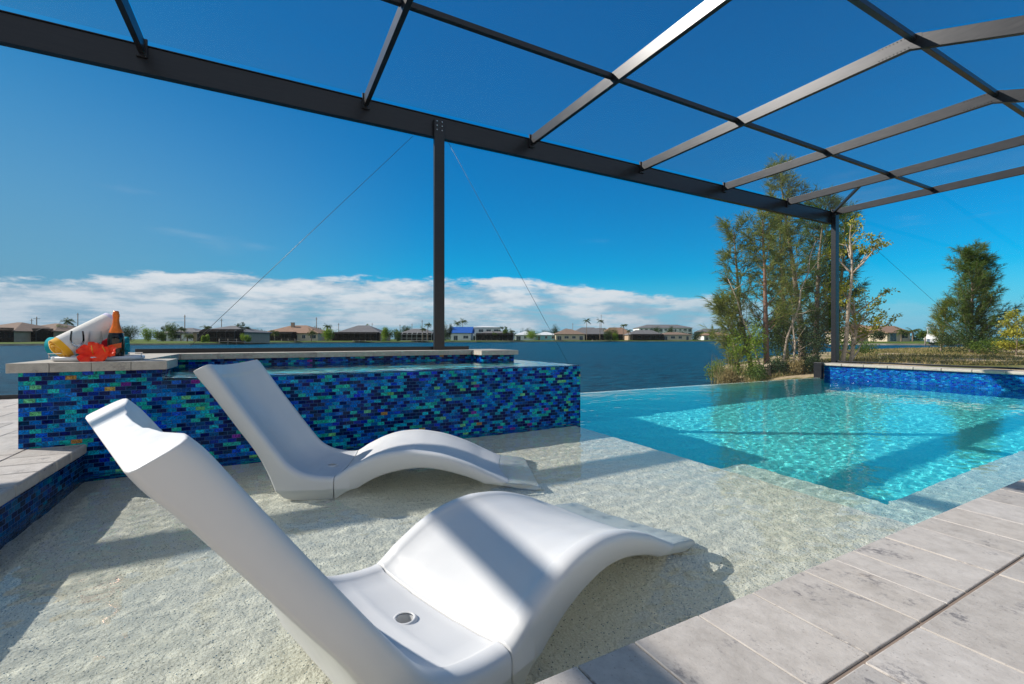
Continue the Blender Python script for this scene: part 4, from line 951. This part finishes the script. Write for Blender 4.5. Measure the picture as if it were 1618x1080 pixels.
# bushes and trees of the far shore
FG = 'bushes and round trees along the far shore'
for px, d, rx, rz, mat, lab in ((208, 122, 3.2, 4.0, 'leaf_dark', 'dark green hedge like trees right of the bottle'), (192, 122, 2.4, 3.7, 'leaf_dark', 'dark bush directly behind the bottle'), (236, 120, 2.0, 4.4, 'leaf_lime', 'bright green bush between the dark hedge and the grey house'), (252, 128, 1.7, 3.0, 'leaf_green', 'dull green bush left of the pale grey house'),
        (270, 150, 2.6, 6.0, 'leaf_green', 'loose round tree behind the pale grey house'), (92, 120, 1.9, 4.8, 'leaf_green', 'dark round tree left of the windblown palm'), (324, 110, 1.0, 1.7, 'leaf_lime', 'small clipped shrub in front of the grey hip roofed house'), (388, 118, 1.4, 2.0, 'leaf_lime', 'small bright bush at the right of the grey hip roofed house'),
        (382, 126, 1.8, 3.4, 'leaf_dark', 'dark tree right behind the grey hip roofed house'), (519, 156, 2.2, 4.9, 'leaf_lime', 'tall bright green bush between the chimney house and the caged house'), (608, 168, 2.4, 5.0, 'leaf_lime', 'bright green bush right of the wide dark cage'), (625, 168, 2.4, 4.4, 'leaf_green', 'mid green bush beside the bright one'),
        (576, 215, 3.0, 7.2, 'leaf_green', 'round tree top behind the caged house, left one'), (590, 215, 2.4, 6.0, 'leaf_green', 'round tree top behind the caged house, right one'), (707, 184, 2.0, 6.4, 'leaf_dark', 'dark tall bush touching the right side of the middle post'), (716, 210, 2.2, 6.4, 'leaf_dark', 'dark tree left behind the blue roofed house'),
        (838, 226, 4.4, 5.2, 'leaf_lime', 'large round lime green bush in the middle of the far shore'), (797, 204, 1.6, 5.4, 'leaf_green', 'slender green tree at the end of the dark cage'), (876, 262, 4.0, 8.4, 'leaf_dark', 'dark round tree left of the tan walled house'), (966, 232, 4.0, 6.2, 'leaf_green', 'dense green bush between the royal palms'), (960, 230, 2.2, 4.6, 'leaf_dark', 'dark bush left of the dense green one'),
        (974, 230, 2.2, 3.8, 'leaf_lime', 'bright bush at the foot of the single royal palm'), (1034, 290, 4, 8.5, 'leaf_dark', 'dark tree in front of the apartment building, left'), (1060, 290, 3.4, 8.5, 'leaf_dark', 'dark tree in front of the apartment building, right'), (1100, 250, 3.6, 5.6, 'leaf_dark', 'dark bush right of the beige bungalow'), (1124, 252, 3, 6.2, 'leaf_green', 'green tree in front of the red roofed house'),
        (640, 230, 4, 7.0, 'leaf_dark', 'low dark tree behind the lattice framed cage'), (500, 200, 3, 5.6, 'leaf_dark', 'dark tree between the chimney house and the caged house'), (830, 270, 3.5, 7.5, 'leaf_dark', 'dark feathery tree behind the white walled house'), (1385, 112, 2.2, 3.0, 'leaf_dark', 'dark bush in front of the tan roofed house across the canal'), (1460, 122, 1.6, 3.2, 'leaf_green', 'green bush across the canal left of the lone pine'), (1368, 134, 2.4, 5.4, 'leaf_green', 'green tree behind the tan roofed house across the canal')):
    bush('round_tree' if rz > 4.5 else 'shore_bush', lab, P(px, .05, d), rx, rz, int(1500+rx*rz*80), .36 if d > 140 else .28, mat, int(px*7), 'tree' if rz > 4.5 else 'bush', FG, lumps=8)
for px, d, h, lab in ((380, 130, 6.2, 'sparse flat topped tree above the grey hip roofed house'), (262, 160, 6.5, 'loose tree left of the pole above the pale grey house'), (795, 215, 8.0, 'thin ragged tree behind the end of the dark cage')):
    leafy_tree('sparse_tree', lab, P(px, .1, d), h, int(px), 'leaf_dark', 'bark', 7, .55, .30, 26, .30, .5, (.05,0), trunk_r=.12, group='sparse trees on the far shore')
rn = random.Random(41)
for k, (px, d, w_) in enumerate([(150,135,2.6),(172,133,2.8),(258,170,3),(318,168,3.5),(366,168,3.5),(398,180,4),(512,205,4.5),(540,225,4.5),(560,230,4.5),(620,225,5),(650,232,4.5),(690,235,5),(704,226,4.5),(750,262,5),(815,262,5),(850,272,5),(864,270,5),(888,280,5),(925,290,6),(980,285,6),(1000,285,6),(1046,300,6),(1088,285,6),(1140,300,6),(1165,262,5),(1340,150,3),(1395,150,3.4),(1418,152,3),(1456,150,3)]):
    place = ['behind the far left houses', 'behind the houses left of the middle post', 'behind the houses right of the middle post', 'around the apartment buildings', 'across the canal'][0 if px < 200 else 1 if px < 700 else 2 if px < 950 else 3 if px < 1200 else 4]
    bush('background_tree', 'dark low tree in the band of greenery ' + place, P(px, .05, d), w_*1.2, w_*1.15, 1000, .5, rn.choice(['leaf_dark', 'leaf_green', 'leaf_dark']), 900+k, 'tree', 'band of greenery ' + place, lumps=6)
# utility poles
for px, top, d, arm, lab in ((58, 500, 150, 2.2, 'utility pole with crossarm behind the far left house'), (50, 503, 190, 1.6, 'second smaller utility pole behind the far left house'), (123, 494, 170, .9, 'utility pole beside the windblown palm'), (292, 497, 160, .7, 'tall bare utility pole behind the pale grey house'), (350, 503, 190, 1.4, 'utility pole behind the grey hip roofed house'), (500, 501, 185, .9, 'utility pole right of the chimney house'), (535, 510, 230, 1.0, 'short utility pole above the left end of the caged house'),
                         (588, 510, 260, .9, 'utility pole behind the caged house trees'), (632, 512, 260, .9, 'left utility pole above the lattice framed cage'), (651, 511, 260, .9, 'right utility pole above the lattice framed cage'), (667, 505, 220, .9, 'utility pole just left of the middle post'), (905, 510, 300, 1.2, 'utility pole left of the tall palm pair'), (950, 497, 300, .8, 'tall thin mast behind the right royal palm')):
    b = P(px, 0, d); t_ = zat(top, d); r = thing('utility_pole', lab, 'pole', b, -HEAD, 'utility poles behind the far houses'); g = G(); g.tube([(0,0,0), (0,0,t_)], [.17,.12], 7); g.build('pole', M['bark'], r)
    g = G(); g.box((-arm/2, -.06, t_-.75), (arm/2, .06, t_-.62)); g.build('crossarm', M['bark'], r)
# docks and small shore things
def dock(label, px0, px1, dist, z=.05, rail=False):
    a = P(px0, 0, dist); b = P(px1, 0, dist); L = (b-a).length; r = thing('dock', label, 'dock', (a.x, a.y, 0), -HEAD, 'docks on the far shore'); g = G(); g.box((0, -1.6, z), (L, 1.6, z+.12)); g.build('deck', M['dockwood'], r)
    for i in range(int(L/2.2)+1):
        g = G(); x = min(L-.15, i*2.2+.1); g.tube([(x, -1.5, -1.2), (x, -1.5, z+(.75 if rail else .35))], [.13,.12], 7); g.build('piling', M['dockwood'], r)
    if rail: g = G(); g.box((0, -1.55, z+.62), (L, -1.45, z+.70)); g.build('railing', M['dockwood'], r)
M['dockwood'] = plain('weathered_dock_wood', (.24,.20,.16), .9, var=.3, scale=2)
dock('long dock with a railing below the chimney house', 448, 476, 150, .1, True); dock('low dock in front of the wide dark cage', 560, 596, 166); dock('pale dock left of the middle post', 650, 678, 178); dock('wide dock below the dark caged house', 752, 812, 188, .1); dock('short dock under the royal palms', 935, 962, 224); dock('railed bench dock below the grey hip roofed house', 352, 382, 118, .1, True); dock('dock under the turquoise house', 872, 890, 224)
# boat on its lift across the canal
bt = thing('cabin_boat', 'white cabin cruiser across the canal just left of the lone pine', 'boat', P(1471, 0, 104), -HEAD+.9)
g = G(); secs = [(-3.2, 1.25, .0), (-1.5, 1.35, .0), (.5, 1.3, .05), (2.2, .9, .15), (3.6, .08, .35)]; vs = []
for x, w, k in secs: vs += [(x, -w, .85+k), (x, -w*.75, .25), (x, 0, .0+k*.6), (x, w*.75, .25), (x, w, .85+k)]
fs = [(i*5+j, i*5+j+5, i*5+j+6, i*5+j+1) for i in range(4) for j in range(4)]+[(0,1,2,3,4)]+[(i*5+4, i*5+9, i*5+5, i*5) for i in range(4)]
g.add(vs, fs); g.build('hull', M['white_wall'], bt)
g = G(); g.add([(-1.8,-.95,.86),(1.6,-.8,.9),(1.6,.8,.9),(-1.8,.95,.86),(-1.5,-.8,2.0),(.6,-.65,2.0),(.6,.65,2.0),(-1.5,.8,2.0)],[(0,1,5,4),(1,2,6,5),(2,3,7,6),(3,0,4,7),(4,5,6,7)]); cb = g.build('cabin', M['white_wall'], bt)
g = G(); g.box((-1.2, -.99, 1.25), (.7, -.86, 1.75)); g.build('window', M['window'], cb)
g = G(); [g.tube([(x, y, 2.0), (x, y, 3.3)], [.04,.04], 6) for x in (-1.2, .1) for y in (-.6, .6)]; g.box((-1.6,-.8,3.3),(.5,.8,3.4)); g.build('tower', M['frame_white'], bt)
for k, px in enumerate((1462, 1482)):
    b = P(px, 0, 102); g = G(); g.tube([(0,0,-1), (0,0,1.3)], [.14,.13], 8); o = g.build('mooring_post', M['dockwood'], None, (b.x, b.y, 0)); tag(o, ('mooring post left of the cabin cruiser', 'mooring post right of the cabin cruiser')[k], 'post')
